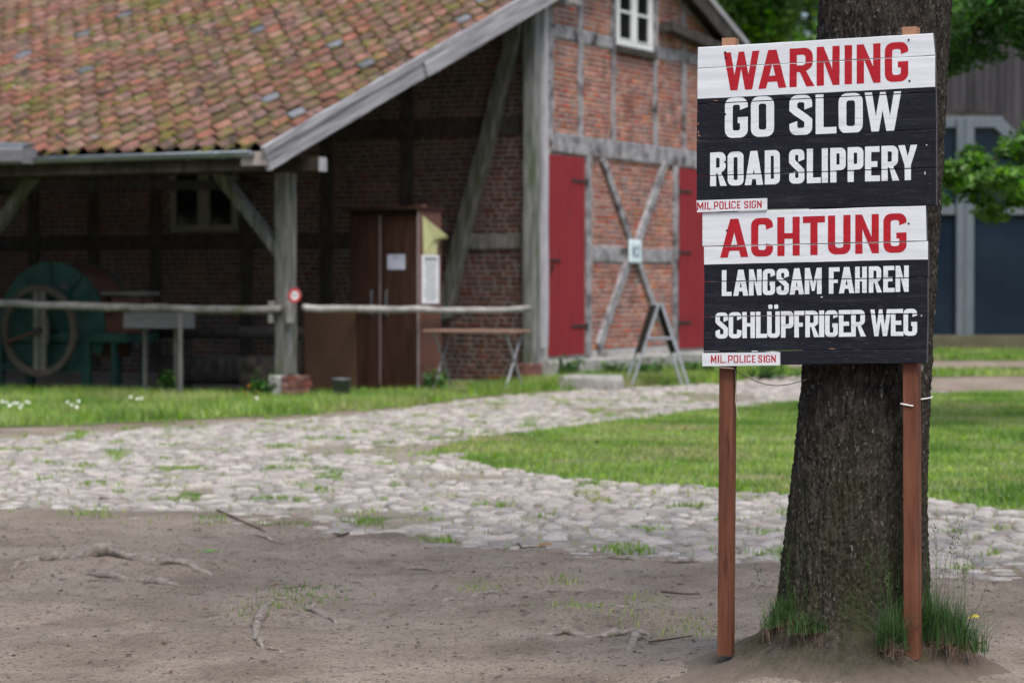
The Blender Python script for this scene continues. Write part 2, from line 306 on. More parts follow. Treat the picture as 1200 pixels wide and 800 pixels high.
gy = axis_lines([(-400, -40, 90), (-40, 0, 5), (0, 7, .5), (7, 8.2, .05), (8.2, 12.6, .022), (12.6, 16, .05), (16, 40, 1.2), (40, 300, 20), (300, 3000, 450)])
GX, GY = np.meshgrid(gx, gy)
GZ = gh(GX, GY) * ((GX > -8) & (GX < 8) & (GY > 5) & (GY < 20))
V = np.stack([GX, GY, GZ], -1).reshape(-1, 3); nx, ny = len(gx), len(gy)
I = np.arange(nx * ny).reshape(ny, nx); Fq = np.stack([I[:-1, :-1], I[:-1, 1:], I[1:, 1:], I[1:, :-1]], -1).reshape(-1, 4)
g = obj('ground', mesh_np('ground', V, Fq, m_soil, True)); tag(g, kind='structure')

def inside(P, poly):
    x, y = P[:, 0], P[:, 1]; c = np.zeros(len(P), bool); n = len(poly)
    for i in range(n):
        x1, y1 = poly[i]; x2, y2 = poly[(i + 1) % n]
        k = (y1 > y) != (y2 > y)
        c ^= k & (x < (x2 - x1) * (y - y1) / (y2 - y1 + 1e-12) + x1)
    return c
def wob_poly(poly, amp=.12, step=.35, seed=1):
    out = []; n = len(poly)
    for i in range(n):
        a, b = Vector(poly[i]), Vector(poly[(i + 1) % n]); k = max(1, int((b - a).length / step))
        if k > 400: k = 400
        for j in range(k):
            p = a.lerp(b, j / k); w = float(noise3(p.x * 1.3, p.y * 1.3, seed)) * amp + float(noise3(p.x * 4.3, p.y * 4.3, seed)) * amp * .5
            nrm = Vector((-(b - a).y, (b - a).x)).normalized(); out.append((p.x + nrm.x * w, p.y + nrm.y * w))
    return out
def sheet(name, poly, z, mat, kind='structure'):
    tri = tessellate_polygon([[Vector((p[0], p[1], 0)) for p in poly]])
    me = mesh_np(name, [(p[0], p[1], z) for p in poly], [list(t) for t in tri], mat)
    bm = bmesh.new(); bm.from_mesh(me)
    for f in bm.faces:
        if f.normal.z < 0: f.normal_flip()
    bm.to_mesh(me); bm.free()
    return tag(obj(name, me), kind=kind)
# cobbled yard: from the ragged edge of the soil back to the barn, with the grass island left open
xs = np.linspace(-9, 9, 90)
yard = [(float(x), float(near_edge(x))) for x in xs] + [(9.5, 17), (8, 30), (5.0, 33), (4.7, 36), (4.6, 41), (3.1, 35.2), (1.6, 33.8), (.6, 32.3), (-.3, 31.0), (-.95, 28.6), (-2.0, 26.0), (-3.4, 24.2), (-4.6, 22.6), (-9, 21.5)]
island = wob_poly([(-.62, 20.7), (-.31, 22.54), (.5, 24.3), (1.4, 26.2), (2.32, 27.98), (3.53, 30.06), (5.38, 31.95), (9.0, 34.2), (12, 35), (13, 25), (9, 15), (5.5, 14.4), (3.62, 14.96), (3.17, 15.3), (2.68, 15.85), (1.89, 16.55), (1.5, 16.8), (.95, 17.2), (.25, 18.1), (-.41, 19.7)], .26, .22, 5)
yard_sheet = sheet('cobbled_yard', yard, .003, m_sand)
# stones of the yard
def stone_variant(seed):
    rr = random.Random(seed); n = 10; vs = []; ex = rr.uniform(2.2, 3.6)
    for r_, z in ((.51, -.35), (.50, -.02), (.43, .10), (.25, .17)):
        for k in range(n):
            a = 2 * math.pi * k / n + rr.uniform(-.12, .12); c, s_ = math.cos(a), math.sin(a)
            sq = (abs(c) ** ex + abs(s_) ** ex) ** (-1 / ex); q = r_ * sq * rr.uniform(.9, 1.06)
            vs.append((c * q, s_ * q, z + rr.uniform(-.03, .03)))
    vs.append((0, 0, .19)); fs = []
    for i in range(3):
        for k in range(n): fs.append([i * n + k, i * n + (k + 1) % n, (i + 1) * n + (k + 1) % n, (i + 1) * n + k])
    for k in range(n): fs.append([3 * n + k, 3 * n + (k + 1) % n, 4 * n])
    return vs, fs
SV = [stone_variant(s) for s in range(8)]
SM = [mesh_np('cobblestone', v, f, m_cob, True) for v, f in SV]
stones = []
y = 10.6
while y < 42:
    st = .115 if y < 24 else .13; x = -.34 * y * .62 - 1.4 - RS.uniform(0, .1)
    while x < .23 * y + 1.4:
        w = RS.uniform(.085, .20) if y < 24 else RS.uniform(.11, .22)
        stones.append((x + w / 2, y + RS.uniform(-.03, .03) + .03 * math.sin(x * 2.3), w, st * RS.uniform(.88, 1.18))); x += w
    y += st
SA = np.array(stones); keep = inside(SA[:, :2], yard) & ~inside(SA[:, :2], island)
earth = fbm(SA[:, 0] * .55, SA[:, 1] * .4, 4.0, 3); bare = (earth > .42) & (SA[:, 1] > 14)
SA = SA[keep & ~bare]; SA = SA[RS.rand(len(SA)) > .03]
order = np.argsort(SA[:, 1] + np.abs(SA[:, 0] - .0) * .25); SA = SA[order]
invw = (np.abs(SA[:, 0] / SA[:, 1]) < .215) & ~((SA[:, 0] / SA[:, 1] > .11) & (SA[:, 0] / SA[:, 1] < .168))
near_i = [i for i in range(len(SA)) if invw[i]][:300]; nearset = set(near_i)
sink = lambda x, y: -.012 * math.exp(-max(0, y - float(near_edge(x))) / .55) - (.006 if float(noise3(x * 1.7, y * 1.2, 8.8)) > .25 else 0)
for i in near_i:
    x, y, w, d = SA[i]; o = obj('cobblestone', SM[i % 8], yard_sheet, (x, y, .006 + RS.uniform(-.006, .007) + sink(x, y)), (RS.uniform(-.1, .1), RS.uniform(-.1, .1), RS.uniform(-.25, .25) + (math.pi if RS.rand() > .5 else 0))); o.scale = (w * .95, d * .95, .10)
vs_all = []; fs4 = []; fs3 = []; b = 0
SVn = [(np.array(v), [f for f in fc if len(f) == 4], [f for f in fc if len(f) == 3]) for v, fc in SV]
for i in range(len(SA)):
    if i in nearset: continue
    x, y, w, d = SA[i]; v, f4, f3 = SVn[i % 8]; a = RS.uniform(-.25, .25); c, s_ = math.cos(a), math.sin(a)
    q = v * np.array([w * .95, d * .95, .10]); tx, ty = RS.uniform(-.06, .06, 2)
    vs_all.append(np.stack([q[:, 0] * c - q[:, 1] * s_ + x, q[:, 0] * s_ + q[:, 1] * c + y, q[:, 2] + q[:, 0] * tx + q[:, 1] * ty + .006 + RS.uniform(-.006, .007) + sink(x, y)], 1))
    fs4.append(np.array([f + [] for f in f4]) + b); fs3.append(np.array([f + [f[2]] for f in f3])[:, :3] + b); b += len(v)
me = bpy.data.meshes.new('cobblestones'); VV = np.concatenate(vs_all); T3 = np.concatenate(fs3)
Q4 = np.concatenate(fs4); T = np.concatenate([T3, Q4[:, [0, 1, 2]], Q4[:, [0, 2, 3]]])
o = obj('cobblestones', mesh_np('cobblestones', VV, T, m_cob, True), yard_sheet); tag(o, kind='stuff')

# ---------------------------------------------------------------- grass
def blades(P, h, w, lean=.35, seg=2, seed=0, zs=None, hvar=.5, droop=.5):
    """P (n,3) roots -> one array mesh of tapering bent blades"""
    r = np.random.RandomState(seed); n = len(P); H = h * (1 - hvar * r.rand(n)); a = r.rand(n) * 2 * np.pi; l = np.abs(r.normal(0, lean, n)); fa = a + np.pi / 2 + r.normal(0, .5, n)
    vs = []; 
    for k in range(seg + 1):
        t = k / seg; bend = l * (t ** (1 + droop)) * H
        c = P + np.stack([np.cos(a) * bend, np.sin(a) * bend, H * t * (1 - .18 * l * t)], 1)
        ww = w * (1 - t) * (.6 + .8 * r.rand(n)) if k else np.full(n, w)
        if k == seg: vs.append(c)
        else:
            off = np.stack([np.cos(fa) * ww / 2, np.sin(fa) * ww / 2, np.zeros(n)], 1); vs += [c - off, c + off]
    m = len(vs); A = np.stack(vs, 1).reshape(-1, 3); base = np.arange(n)[:, None] * m; tris = []
    for k in range(seg - 1): tris += [[2 * k, 2 * k + 1, 2 * k + 3], [2 * k, 2 * k + 3, 2 * k + 2]]
    k = seg - 1; tris.append([2 * k, 2 * k + 1, 2 * k + 2])
    T = (base[:, None, :] + np.array(tris)[None]).reshape(-1, 3)
    return A, T
def scatter(poly, n, seed=0, dens=None):
    r = np.random.RandomState(seed); p = np.array(poly); lo, hi = p.min(0), p.max(0); out = []
    got = 0
    while got < n:
        q = r.rand(n * 2, 2) * (hi - lo) + lo; q = q[inside(q, poly)]
        if dens is not None: q = q[r.rand(len(q)) < dens(q[:, 0], q[:, 1])]
        out.append(q); got += len(q)
        if len(out) > 60: break
    return np.concatenate(out)[:n]
lawn = sheet('lawn', island, .006, m_lawn)
vis_i = [(-.7, 20.7), (-.3, 22.6), (.5, 24.3), (2.32, 28), (3.6, 30.1), (5.4, 32), (7.6, 33.4), (6.0, 24), (4.4, 15.5), (3.2, 15.2), (2.6, 15.8), (1.5, 16.75), (.2, 18.1), (-.45, 19.8)]
dn = lambda x, y: np.clip(1.15 + 1.7 * fbm(x * .8, y * .6, 8., 3), .12, 1)
q = scatter(vis_i, 95000, 3, dn); q = q[inside(q, island)]
A, T = blades(np.c_[q, np.full(len(q), .006)], .055, .011, .5, 2, 4)
tag(obj('lawn_grass', mesh_np('lawn_grass', A, T, m_grass)), 'short green grass of the lawn island among the cobbles', 'grass', kind='stuff')
# verge of longer grass along the barn
strip = wob_poly([(-9, 21.9), (-4.6, 24.6), (-3.6, 25.4), (-2.2, 27.0), (-1.0, 29.2), (-.35, 31.3), (.6, 32.6), (1.7, 34.2), (3.2, 35.6), (4.8, 41), (4.4, 46), (-.5, 38), (-2, 32.2), (-8, 35), (-14, 38), (-14, 26)], .28, .22, 8)
verge_sheet = sheet('grass_verge', strip, .0095, m_lawn)
dn2 = lambda x, y: np.clip(.9 + 1.3 * fbm(x * 1.1, y * .8, 2., 3), .1, 1)
q1 = scatter([(-8, 22.4), (-4.6, 24.8), (-3.6, 25.6), (-2.2, 27.1), (-1.0, 29.3), (-.4, 31.3), (-1.4, 31.6), (-3, 30.9), (-7.6, 32.9), (-8, 30)], 60000, 5, dn2)
q2 = scatter([(-.5, 30.9), (.6, 32.7), (1.7, 34.3), (3.2, 35.7), (4.6, 41), (4.3, 44), (.5, 35.6), (-.6, 32.6)], 20000, 6, dn2)
A, T = blades(np.c_[q1, np.full(len(q1), .01)], .16, .013, .45, 2, 7, hvar=.8); A2, T2 = blades(np.c_[q2, np.full(len(q2), .01)], .20, .014, .4, 2, 8)
tag(obj('verge_grass', mesh_np('verge_grass', np.r_[A, A2], np.r_[T, T2 + len(A)], m_grass)), 'longer green grass growing along the foot of the barn', 'grass', kind='stuff')
# stray blades where the turf frays out over the stones
q = np.concatenate([np.repeat(np.array(strip), 26, 0), np.repeat(np.array(island), 26, 0)]); q = q + RS.normal(0, .28, q.shape) * np.array([1, 1.4]); q = q[(q[:, 1] > 14.5) & (q[:, 1] < 36)]
q = q[RS.rand(len(q)) < np.clip(.45 + 2.2 * fbm(q[:, 0] * 1.5, q[:, 1] * 1.2, 3., 3), .03, 1)]
A, T = blades(np.c_[q, np.full(len(q), .01)], .075, .010, .6, 2, 77)
tag(obj('fringe_grass', mesh_np('fringe_grass', A, T, m_grass)), 'thin ragged grass fraying from the lawns onto the cobbles', 'grass', kind='stuff')
# grass beyond, towards the glazed building
far = [(4.4, 47), (3.6, 36.6), (6, 36.4), (9, 37), (16, 38), (18, 51.5), (8, 52), (5, 52)]
sheet('far_lawn', wob_poly([(3.9, 37.6), (8, 38.2), (20, 39), (22, 41.2), (9, 40.4), (4.4, 40.2)], .2, .6, 3), .012, m_lawn)
sheet('far_lawn', wob_poly([(4.6, 46.5), (9, 45.8), (24, 46.5), (26, 54.5), (4, 54.5)], .25, .7, 4), .012, m_lawn)
sheet('far_lawn', wob_poly([(26, -30), (24, 30), (24, 80), (60, 90), (60, -30)], .3, 3, 4), .012, m_lawn)
q = np.r_[scatter([(3.9, 37.7), (12, 38.5), (12, 40.6), (4.4, 40.1)], 7000, 9), scatter([(4.6, 46.6), (16, 46.2), (16, 52.8), (4.2, 52.8)], 26000, 10)]
A, T = blades(np.c_[q, np.full(len(q), .01)], .13, .03, .4, 2, 11)
tag(obj('far_grass', mesh_np('far_grass', A, T, m_grass)), 'green grass in front of the glazed grey building', 'grass', kind='stuff')
# grass and moss between the stones
q = scatter([(-4.2, 15), (-1.4, 14.2), (.4, 12.7), (2.8, 11.8), (3.3, 14.9), (1.5, 16.6), (-.6, 19), (-.6, 22), (1.5, 27), (3, 32), (.8, 32.2), (-1.5, 28), (-5, 22)], 17000, 12, lambda x, y: np.clip(2.5 * (fbm(x * 2.6, y * 1.9, 6., 5) - .38), 0.012, .6))
A, T = blades(np.c_[q, np.full(len(q), .012)], .05, .008, .5, 2, 13)
tag(obj('joint_grass', mesh_np('joint_grass', A, T, m_grass)), 'sparse grass sprouting in the joints of the cobbles', 'grass', kind='stuff')
# small patches on the soil
q = []
for px, py, r_, n in ((350, 703, .09, 260), (300, 715, .05, 90), (560, 692, .04, 60), (655, 686, .03, 60), (755, 705, .04, 50), (670, 722, .06, 80), (810, 742, .07, 110), (725, 735, .05, 60), (690, 720, .05, 60), (240, 650, .03, 30), (45, 460 + 60, .5, 900), (625, 520, .4, 700)):
    c = ground_at(px, py); q.append(np.c_[RS.normal(c.x, r_ * 1.4, n), RS.normal(c.y, r_ * 2.2, n)])
q = np.concatenate(q); A, T = blades(np.c_[q, gh(q[:, 0], q[:, 1])], .035, .005, .6, 2, 14)
tag(obj('sparse_grass', mesh_np('sparse_grass', A, T, m_grass)), 'thin blades of grass scattered on the bare soil', 'grass', kind='stuff')
# crumbs and grit on the soil
n = 14000; q = np.c_[RS.uniform(-3.4, 3, n), RS.uniform(8.4, 14.6, n) ** 1.0]; q = q[q[:, 1] < near_edge(q[:, 0])]
n = len(q); sz = .002 + .008 * RS.rand(n) ** 5; ov = np.array([(1, 0, 0), (0, 1, 0), (-1, 0, 0), (0, -1, 0), (0, 0, .7), (0, 0, -.5)])
Vp = (ov[None] * sz[:, None, None] * (1 + .4 * RS.randn(n, 6, 1))) + np.c_[q, gh(q[:, 0], q[:, 1])][:, None]
Tp = np.arange(n)[:, None, None] * 6 + np.array([(0, 1, 4), (1, 2, 4), (2, 3, 4), (3, 0, 4), (1, 0, 5), (2, 1, 5), (3, 2, 5), (0, 3, 5)])[None]
m_grit = M('grit', [(.09, .075, .066), (.19, .165, .145)], 9, rough=.95, bump=0, rand=.5)
tag(obj('grit', mesh_np('grit', Vp.reshape(-1, 3), Tp.reshape(-1, 3), m_grit)), 'small crumbs of stone and bark on the soil', 'grit', kind='stuff')

# leaf litter
n = 420; q = np.c_[RS.uniform(-3.3, 3, n), RS.uniform(8.6, 14.8, n)]; q = q[q[:, 1] < near_edge(q[:, 0]) + .4]; n = len(q); s5 = (.008 + .018 * RS.rand(n) ** 2)[:, None, None]; an = RS.rand(n) * 6.28
lf = np.array([(-1, 0, 0), (0, -.4, .25), (1, 0, .1), (0, .45, .3)])[None] * s5; ca, sa = np.cos(an)[:, None], np.sin(an)[:, None]
lf = np.stack([lf[..., 0] * ca - lf[..., 1] * sa, lf[..., 0] * sa + lf[..., 1] * ca, lf[..., 2] + .004], -1) + np.c_[q, gh(q[:, 0], q[:, 1])][:, None]
Tl = np.arange(n)[:, None, None] * 4 + np.array([(0, 1, 2), (0, 2, 3)])[None]
m_litter = M('litter', [(.09, .055, .03), (.20, .13, .075), (.30, .22, .13)], 5, rough=.9, bump=0, rand=.4)
tag(obj('leaf_litter', mesh_np('leaf_litter', lf.reshape(-1, 3), Tl.reshape(-1, 3), m_litter)), 'small brown scraps of leaf and bark on the soil', 'litter', kind='stuff')

# roots that break the surface
def root(pts, rad, label, n=9, z=0.0, wob=.18, seed=0, bark=False):
    P = []
    for (px, py) in pts:
        c = ground_at(px, py, .03); P.append(Vector((c.x, c.y, 0)))
    # resample
    Q = []
    for i in range(len(P) - 1):
        for k in range(5): Q.append(P[i].lerp(P[i + 1], k / 5))
    Q.append(P[-1]); rr = random.Random(seed); m = len(Q); mb = MB(); path = []; R_ = []
    for i, p in enumerate(Q):
        t = i / (m - 1); r_ = rad * 1.05 * (.12 + .88 * math.sin(math.pi * min(1, max(0, .06 + t * .9))) ** .6) * (1 + .22 * math.sin(i * 1.1 + seed) + rr.uniform(-.08, .08))
        jx, jy = rr.uniform(-.006, .006), rr.uniform(-.010, .010); x, y_ = p.x + jx, p.y + jy
        path.append((x, y_, float(gh(x, y_)) + z + r_ * .06 + .35 * r_ * math.sin(i * .9 + 2 * seed) - (.02 if i in (0, m - 1) else 0))); R_.append(r_)
    mb.tube(path, R_, n, True, 0, .8, wob * 1.3, seed)
    o = mb.build('exposed_root', m_root, None, True); return tag(o, label, 'root', 'roots breaking through the bare soil')
root([(12, 664), (45, 658), (90, 659), (150, 661), (205, 664), (252, 668)], .040, 'long knobbly grey root lying flat at the left edge of the bare soil', seed=1)
root([(80, 668), (130, 672), (175, 676), (215, 680)], .024, 'thinner root just in front of the long root at far left', seed=2)
root([(338, 699), (318, 700), (306, 711), (299, 728), (301, 742), (308, 752)], .020, 'pale hooked root curling forward beside a mossy patch', seed=3)
root([(372, 703), (360, 708), (378, 713), (398, 722)], .018, 'short pale forked root right of the mossy patch', seed=4)
root([(308, 752), (322, 757), (338, 762)], .008, 'thin dark root end below the pale hooked root', seed=5)
root([(515, 708), (545, 697), (572, 687), (596, 681)], .014, 'slender pale root running up a low earth hump', seed=6)
root([(600, 683), (640, 684), (690, 689), (740, 691)], .014, 'dark root lying along the top of the low earth hump', seed=7)
root([(620, 738), (660, 733), (705, 737), (742, 733), (765, 738)], .022, 'dark root ridge in the soil left of the sign post', seed=8)
root([(702, 712), (728, 707), (762, 712)], .018, 'short dark root above the ridge left of the sign post', seed=9)
root([(650, 651), (700, 651), (750, 652), (812, 655), (838, 657)], .016, 'long thin root along the edge of the cobbles', seed=10)
root([(460, 655), (500, 660), (530, 664)], .014, 'pale root fragment near the cobble edge mid picture', seed=11)
root([(840, 790), (880, 781), (915, 783), (945, 792), (975, 803)], .015, 'pale root curving over the mound at the foot of the tree', seed=12)
root([(228, 622), (290, 622), (330, 630), (378, 640)], .012, 'thin half buried root between cobbles and long root', seed=13)
root([(735, 760), (745, 748), (752, 738)], .02, 'stubby pale root pointing at the sign post', seed=14)
def twig(pts, r_, label, seed=0, mat=None, cat='twig', name='twig'):
    path = []
    for px, py in pts:
        c = ground_at(px, py, .02); path.append((c.x, c.y, float(gh(c.x, c.y)) + r_ + .004))
    mb = MB(); mb.tube(path, [r_ * (1 - .5 * i / len(path)) for i in range(len(path))], 6, True, 0, 1, .2, seed)
    return tag(mb.build(name, mat or m_twig), label, cat)
twig([(255, 598), (272, 606), (290, 613), (312, 620)], .006, 'dark twig lying across the last cobbles above the soil', 1)
twig([(118, 583), (132, 584), (150, 585)], .010, 'short dark stick on the cobbles at left', 2)
twig([(395, 629), (402, 626), (409, 622)], .008, 'stubby dark stick on an earth hump by the cobbles', 3)
#twig([(455, 648), (480, 651), (505, 652), (540, 651)], .006, 'long thin twig on the soil below the cobbles', 4)
twig([(760, 756), (790, 755), (812, 753)], .004, 'dark twig on the soil left of the sign post', 5)
#twig([(460, 775), (495, 777), (520, 776)], .004, 'thin twig on the soil near the lower middle edge', 6)
twig([(305, 686), (345, 686), (360, 684)], .003, 'thin twig in front of the mossy patch', 7)
twig([(607, 634), (612, 643), (620, 646), (640, 645)], .006, 'bent twig beside a dry brown leaf', 8)
twig([(775, 695), (800, 697), (820, 696)], .006, 'twig near the hump right of the slender root', 9)
def leaf(px, py, s_, mat, label, rz=0):
    c = ground_at(px, py, .02); z = float(gh(c.x, c.y)) + .012
    vs = [(-s_, 0, 0), (-.3 * s_, -.45 * s_, .25 * s_), (.5 * s_, -.35 * s_, .15 * s_), (s_, 0, .3 * s_), (.5 * s_, .35 * s_, .2 * s_), (-.3 * s_, .45 * s_, .3 * s_), (.1 * s_, 0, .02)]
    o = obj('fallen_leaf', mesh_np('fallen_leaf', vs, [[0, 1, 6], [1, 2, 6], [2, 3, 6], [3, 4, 6], [4, 5, 6], [5, 0, 6]], mat), None, (c.x, c.y, z), (0, 0, rz)); tag(o, label, 'leaf')
m_dry = M('dry_leaf', [(.20, .10, .04), (.30, .17, .08)], 9, rough=.8, bump=0)
leaf(243, 653, .045, m_leaf, 'bright green fallen leaf on the bare soil at left')
leaf(638, 646, .05, m_dry, 'curled dry brown leaf at the edge of the cobbles', .6)
leaf(1141, 718, .03, m_yellow, 'small yellow leaf on the soil right of the tree', .3)

# ================================================================ THE SIGN
BYAW = math.radians(23); BD = Vector((math.cos(BYAW), -math.sin(BYAW), 0)); BN = Vector((-math.sin(BYAW), -math.cos(BYAW), 0))
_r = ray(955, 240); BP = CAM + _r * (8.2 / _r.y)
SO = Vector((BP.x, BP.y, 0))                   # sign's own frame: x along the boards, y away from the reader, z up
def bq(px, py, off=0.0):
    q = hit(px, py, BP + BN * off, BN) - SO; return Vector((q.dot(BD), -q.dot(BN), q.z))
sign = empty('warning_sign', SO, -BYAW, 'tall black and white two-board warning sign on two brown posts before the tree', 'sign')
TH = .019
def plank(q4, mats, split=None, dz=0.0, seed=0):
    """q4: TL,TR,BR,BL on the board plane; split: (left y, right y) where the white paint gives way to black"""
    TL, TR, BR, BL = [bq(*p) for p in q4]; g_ = .0006
    TL.z -= g_; TR.z -= g_; BR.z += g_; BL.z += g_
    rr = random.Random(seed); n = 14; vs = []; fs = []; mi = []
    y0 = -dz
    cut = None
    if split: cut = (bq(q4[0][0], split[0]).z, bq(q4[1][0], split[1]).z)
    rows = []
    for k in range(n + 1):
        t = k / n; top = TL.lerp(TR, t); bot = BL.lerp(BR, t); w1, w2 = rr.uniform(-.0006, .0006), rr.uniform(-.0006, .0006); c = .0018
        top = top + Vector((0, 0, w1)); bot = bot + Vector((0, 0, w2))
        if cut: mid = top.lerp(bot, 0); mid.z = cut[0] + (cut[1] - cut[0]) * t + rr.uniform(-.0006, .0006)
        else: mid = top.lerp(bot, .5)
        rows.append([(top.x, y0 + TH, top.z), (top.x, y0 + c, top.z), (top.x, y0, top.z - c), (mid.x, y0, mid.z), (bot.x, y0, bot.z + c), (bot.x, y0 + c, bot.z), (bot.x, y0 + TH, bot.z)])
    m = 7; vs = [v for r_ in rows for v in r_]
    for k in range(n):
        for j in range(m):
            a, b_ = k * m + j, k * m + (j + 1) % m; fs.append([a, a + m, b_ + m, b_])
            mi.append(1 if (cut and j in (3, 4, 5)) else 0)
    e0 = len(fs); fs.append(list(range(m))); fs.append([n * m + j for j in reversed(range(m))]); mi += [len(mats) - 1] * 2
    mb = MB(); mb.v = vs; mb.f = fs; mb.m = mi
    o = mb.build('plank', mats, sign); o['_top'] = 0; del o['_top']
    return o, (TL, TR, BR, BL), y0
UP_ = [((818, 55.5), (1093.5, 39), (1096, 65.3), (817.5, 80.5), None, 'w'), ((817.5, 80.5), (1096, 65.3), (1096.5, 108), (817, 122.3), (116, 102), 'wb'),
       ((817, 122.3), (1096.5, 108), (1097, 151.5), (816.5, 164.5), None, 'b'), ((816.5, 164.5), (1097, 151.5), (1097, 196.5), (816.5, 206.5), None, 'b'), ((816.5, 206.5), (1097, 196.5), (1097, 241), (816.5, 247), None, 'b')]
LO_ = [((823.3, 249.3), (1085, 240.8), (1086, 282.5), (823.3, 289), None, 'w'), ((825, 289.3), (1087.5, 282.8), (1087.5, 325), (825.5, 330), (310, 303.8), 'wb'),
       ((825.5, 330), (1087, 325), (1087, 367.3), (825, 371), None, 'b'), ((825, 371), (1087, 367.3), (1086, 408.8), (824.5, 411.5), None, 'b'), ((824.5, 411.5), (1086, 408.8), (1086, 425.5), (824.5, 428.5), None, 'b')]
planks = []
for i, (a, b_, c, d, sp, k) in enumerate(UP_ + LO_):
    mats = {'w': [m_white, m_cutedge], 'b': [m_black, m_cutedge], 'wb': [m_white, m_black, m_cutedge]}[k]
    dz = [0, .0006, 0, .0011, .0003, .0008, .0002, .0012, 0, .0007][i]
    planks.append(plank((a, b_, c, d), mats, sp, dz, i))
# ---- letter shapes, unit height, width w, stroke s
def arc(cx, cy, r_, a0, a1, n=5): return [(cx + r_ * math.cos(math.radians(a0 + (a1 - a0) * k / n)), cy + r_ * math.sin(math.radians(a0 + (a1 - a0) * k / n))) for k in range(n + 1)]
def rrect(x0, y0, x1, y1, r_): 
    r_ = max(.001, min(r_, (x1 - x0) / 2 - .001)); return arc(x1 - r_, y0 + r_, r_, -90, 0) + arc(x1 - r_, y1 - r_, r_, 0, 90) + arc(x0 + r_, y1 - r_, r_, 90, 180) + arc(x0 + r_, y0 + r_, r_, 180, 270)
def glyph(ch, w, s):
    r_ = min(.22, w * .34); ri = min(.09, (w - 2 * s) * .3); c = w / 2; sh = s * 1.07; v = s * .92
    if ch == 'I': return [[[(0, 0), (w, 0), (w, 1), (0, 1)]]]
    if ch == '.': return [[[(0, 0), (w, 0), (w, s), (0, s)]]]
    if ch == 'L': return [[[(0, 0), (w, 0), (w, v), (s, v), (s, 1), (0, 1)]]]
    if ch == 'T': return [[[(c - s / 2, 0), (c + s / 2, 0), (c + s / 2, 1 - v), (w, 1 - v), (w, 1), (0, 1), (0, 1 - v), (c - s / 2, 1 - v)]]]
    if ch == 'H': return [[[(0, 0), (s, 0), (s, .44), (w - s, .44), (w - s, 0), (w, 0), (w, 1), (w - s, 1), (w - s, .44 + v * .85), (s, .44 + v * .85), (s, 1), (0, 1)]]]
    if ch == 'E': return [[[(0, 0), (w, 0), (w, v), (s, v), (s, .41), (w * .83, .41), (w * .83, .41 + v), (s, .41 + v), (s, 1 - v), (w * .97, 1 - v), (w * .97, 1), (0, 1)]]]
    if ch == 'F': return [[[(0, 0), (s, 0), (s, .40), (w * .84, .40), (w * .84, .40 + v), (s, .40 + v), (s, 1 - v), (w, 1 - v), (w, 1), (0, 1)]]]
    if ch == 'O': return [[rrect(0, 0, w, 1, r_), rrect(s, v, w - s, 1 - v, ri)]]
    if ch == 'D': return [[[(0, 0)] + arc(w - r_, r_, r_, -90, 0) + arc(w - r_, 1 - r_, r_, 0, 90) + [(0, 1)], [(s, v)] + arc(w - s - ri, v + ri, ri, -90, 0) + arc(w - s - ri, 1 - v - ri, ri, 0, 90) + [(s, 1 - v)]]]
    if ch == 'U' or ch == 'Y2':
        return [[[(0, 1)] + arc(r_, r_, r_, 180, 270) + arc(w - r_, r_, r_, 270, 360) + [(w, 1), (w - s, 1)] + arc(w - s - ri, v + ri, ri, 0, -90) + arc(s + ri, v + ri, ri, -90, -180) + [(s, 1)]]]
    if ch == 'Ü':
        return glyph('U', w, s) + [[rrect(w * .10, 1.10, w * .42, 1.26, .04)], [rrect(w * .56, 1.10, w * .88, 1.26, .04)]]
    if ch in 'PR':
        b_ = .35 if ch == 'P' else .38; rr_ = min(r_, (1 - b_) / 2 - .02)
        hole = [(s, b_ + v)] + arc(w - s - ri, b_ + v + ri, ri, -90, 0) + arc(w - s - ri, 1 - v - ri, ri, 0, 90) + [(s, 1 - v)]
        if ch == 'P': out = [(0, 0), (s, 0), (s, b_)] + arc(w - rr_, b_ + rr_, rr_, -90, 0) + arc(w - rr_, 1 - rr_, rr_, 0, 90) + [(0, 1)]
        else:
            hole = [(s, b_ + v)] + arc(w * .93 - s - ri, b_ + v + ri, ri, -90, 0) + arc(w * .93 - s - ri, 1 - v - ri, ri, 0, 90) + [(s, 1 - v)]
            out = [(0, 0), (s, 0), (s, b_), (s + (w - 2 * s) * .30, b_), (w - s * 1.12, 0), (w, 0), (w * .66, b_ + .02)] + arc(w * .93 - rr_, b_ + .03 + rr_, rr_, -50, 0) + arc(w * .93 - rr_, 1 - rr_, rr_, 0, 90) + [(0, 1)]
        return [[out, hole]]
    if ch == 'C': return [[[(w, .30)] + arc(w - r_, r_, r_, 0, -90) + arc(r_, r_, r_, 270, 180) + arc(r_, 1 - r_, r_, 180, 90) + arc(w - r_, 1 - r_, r_, 90, 0) + [(w, .755), (w - s, .69)] + arc(w - s - ri, 1 - v - ri, ri, 0, 90) + arc(s + ri, 1 - v - ri, ri, 90, 180) + arc(s + ri, v + ri, ri, 180, 270) + arc(w - s - ri, v + ri, ri, 270, 360) + [(w - s, .335)]]]
    if ch == 'G': return [[[(w, .51)] + arc(w - r_, r_, r_, 0, -90) + arc(r_, r_, r_, 270, 180) + arc(r_, 1 - r_, r_, 180, 90) + arc(w - r_, 1 - r_, r_, 90, 0) + [(w, .755), (w - s, .69)] + arc(w - s - ri, 1 - v - ri, ri, 0, 90) + arc(s + ri, 1 - v - ri, ri, 90, 180) + arc(s + ri, v + ri, ri, 180, 270) + arc(w - s - ri, v + ri, ri, 270, 360) + [(w - s, .36), (w * .56, .36), (w * .56, .51)]]]
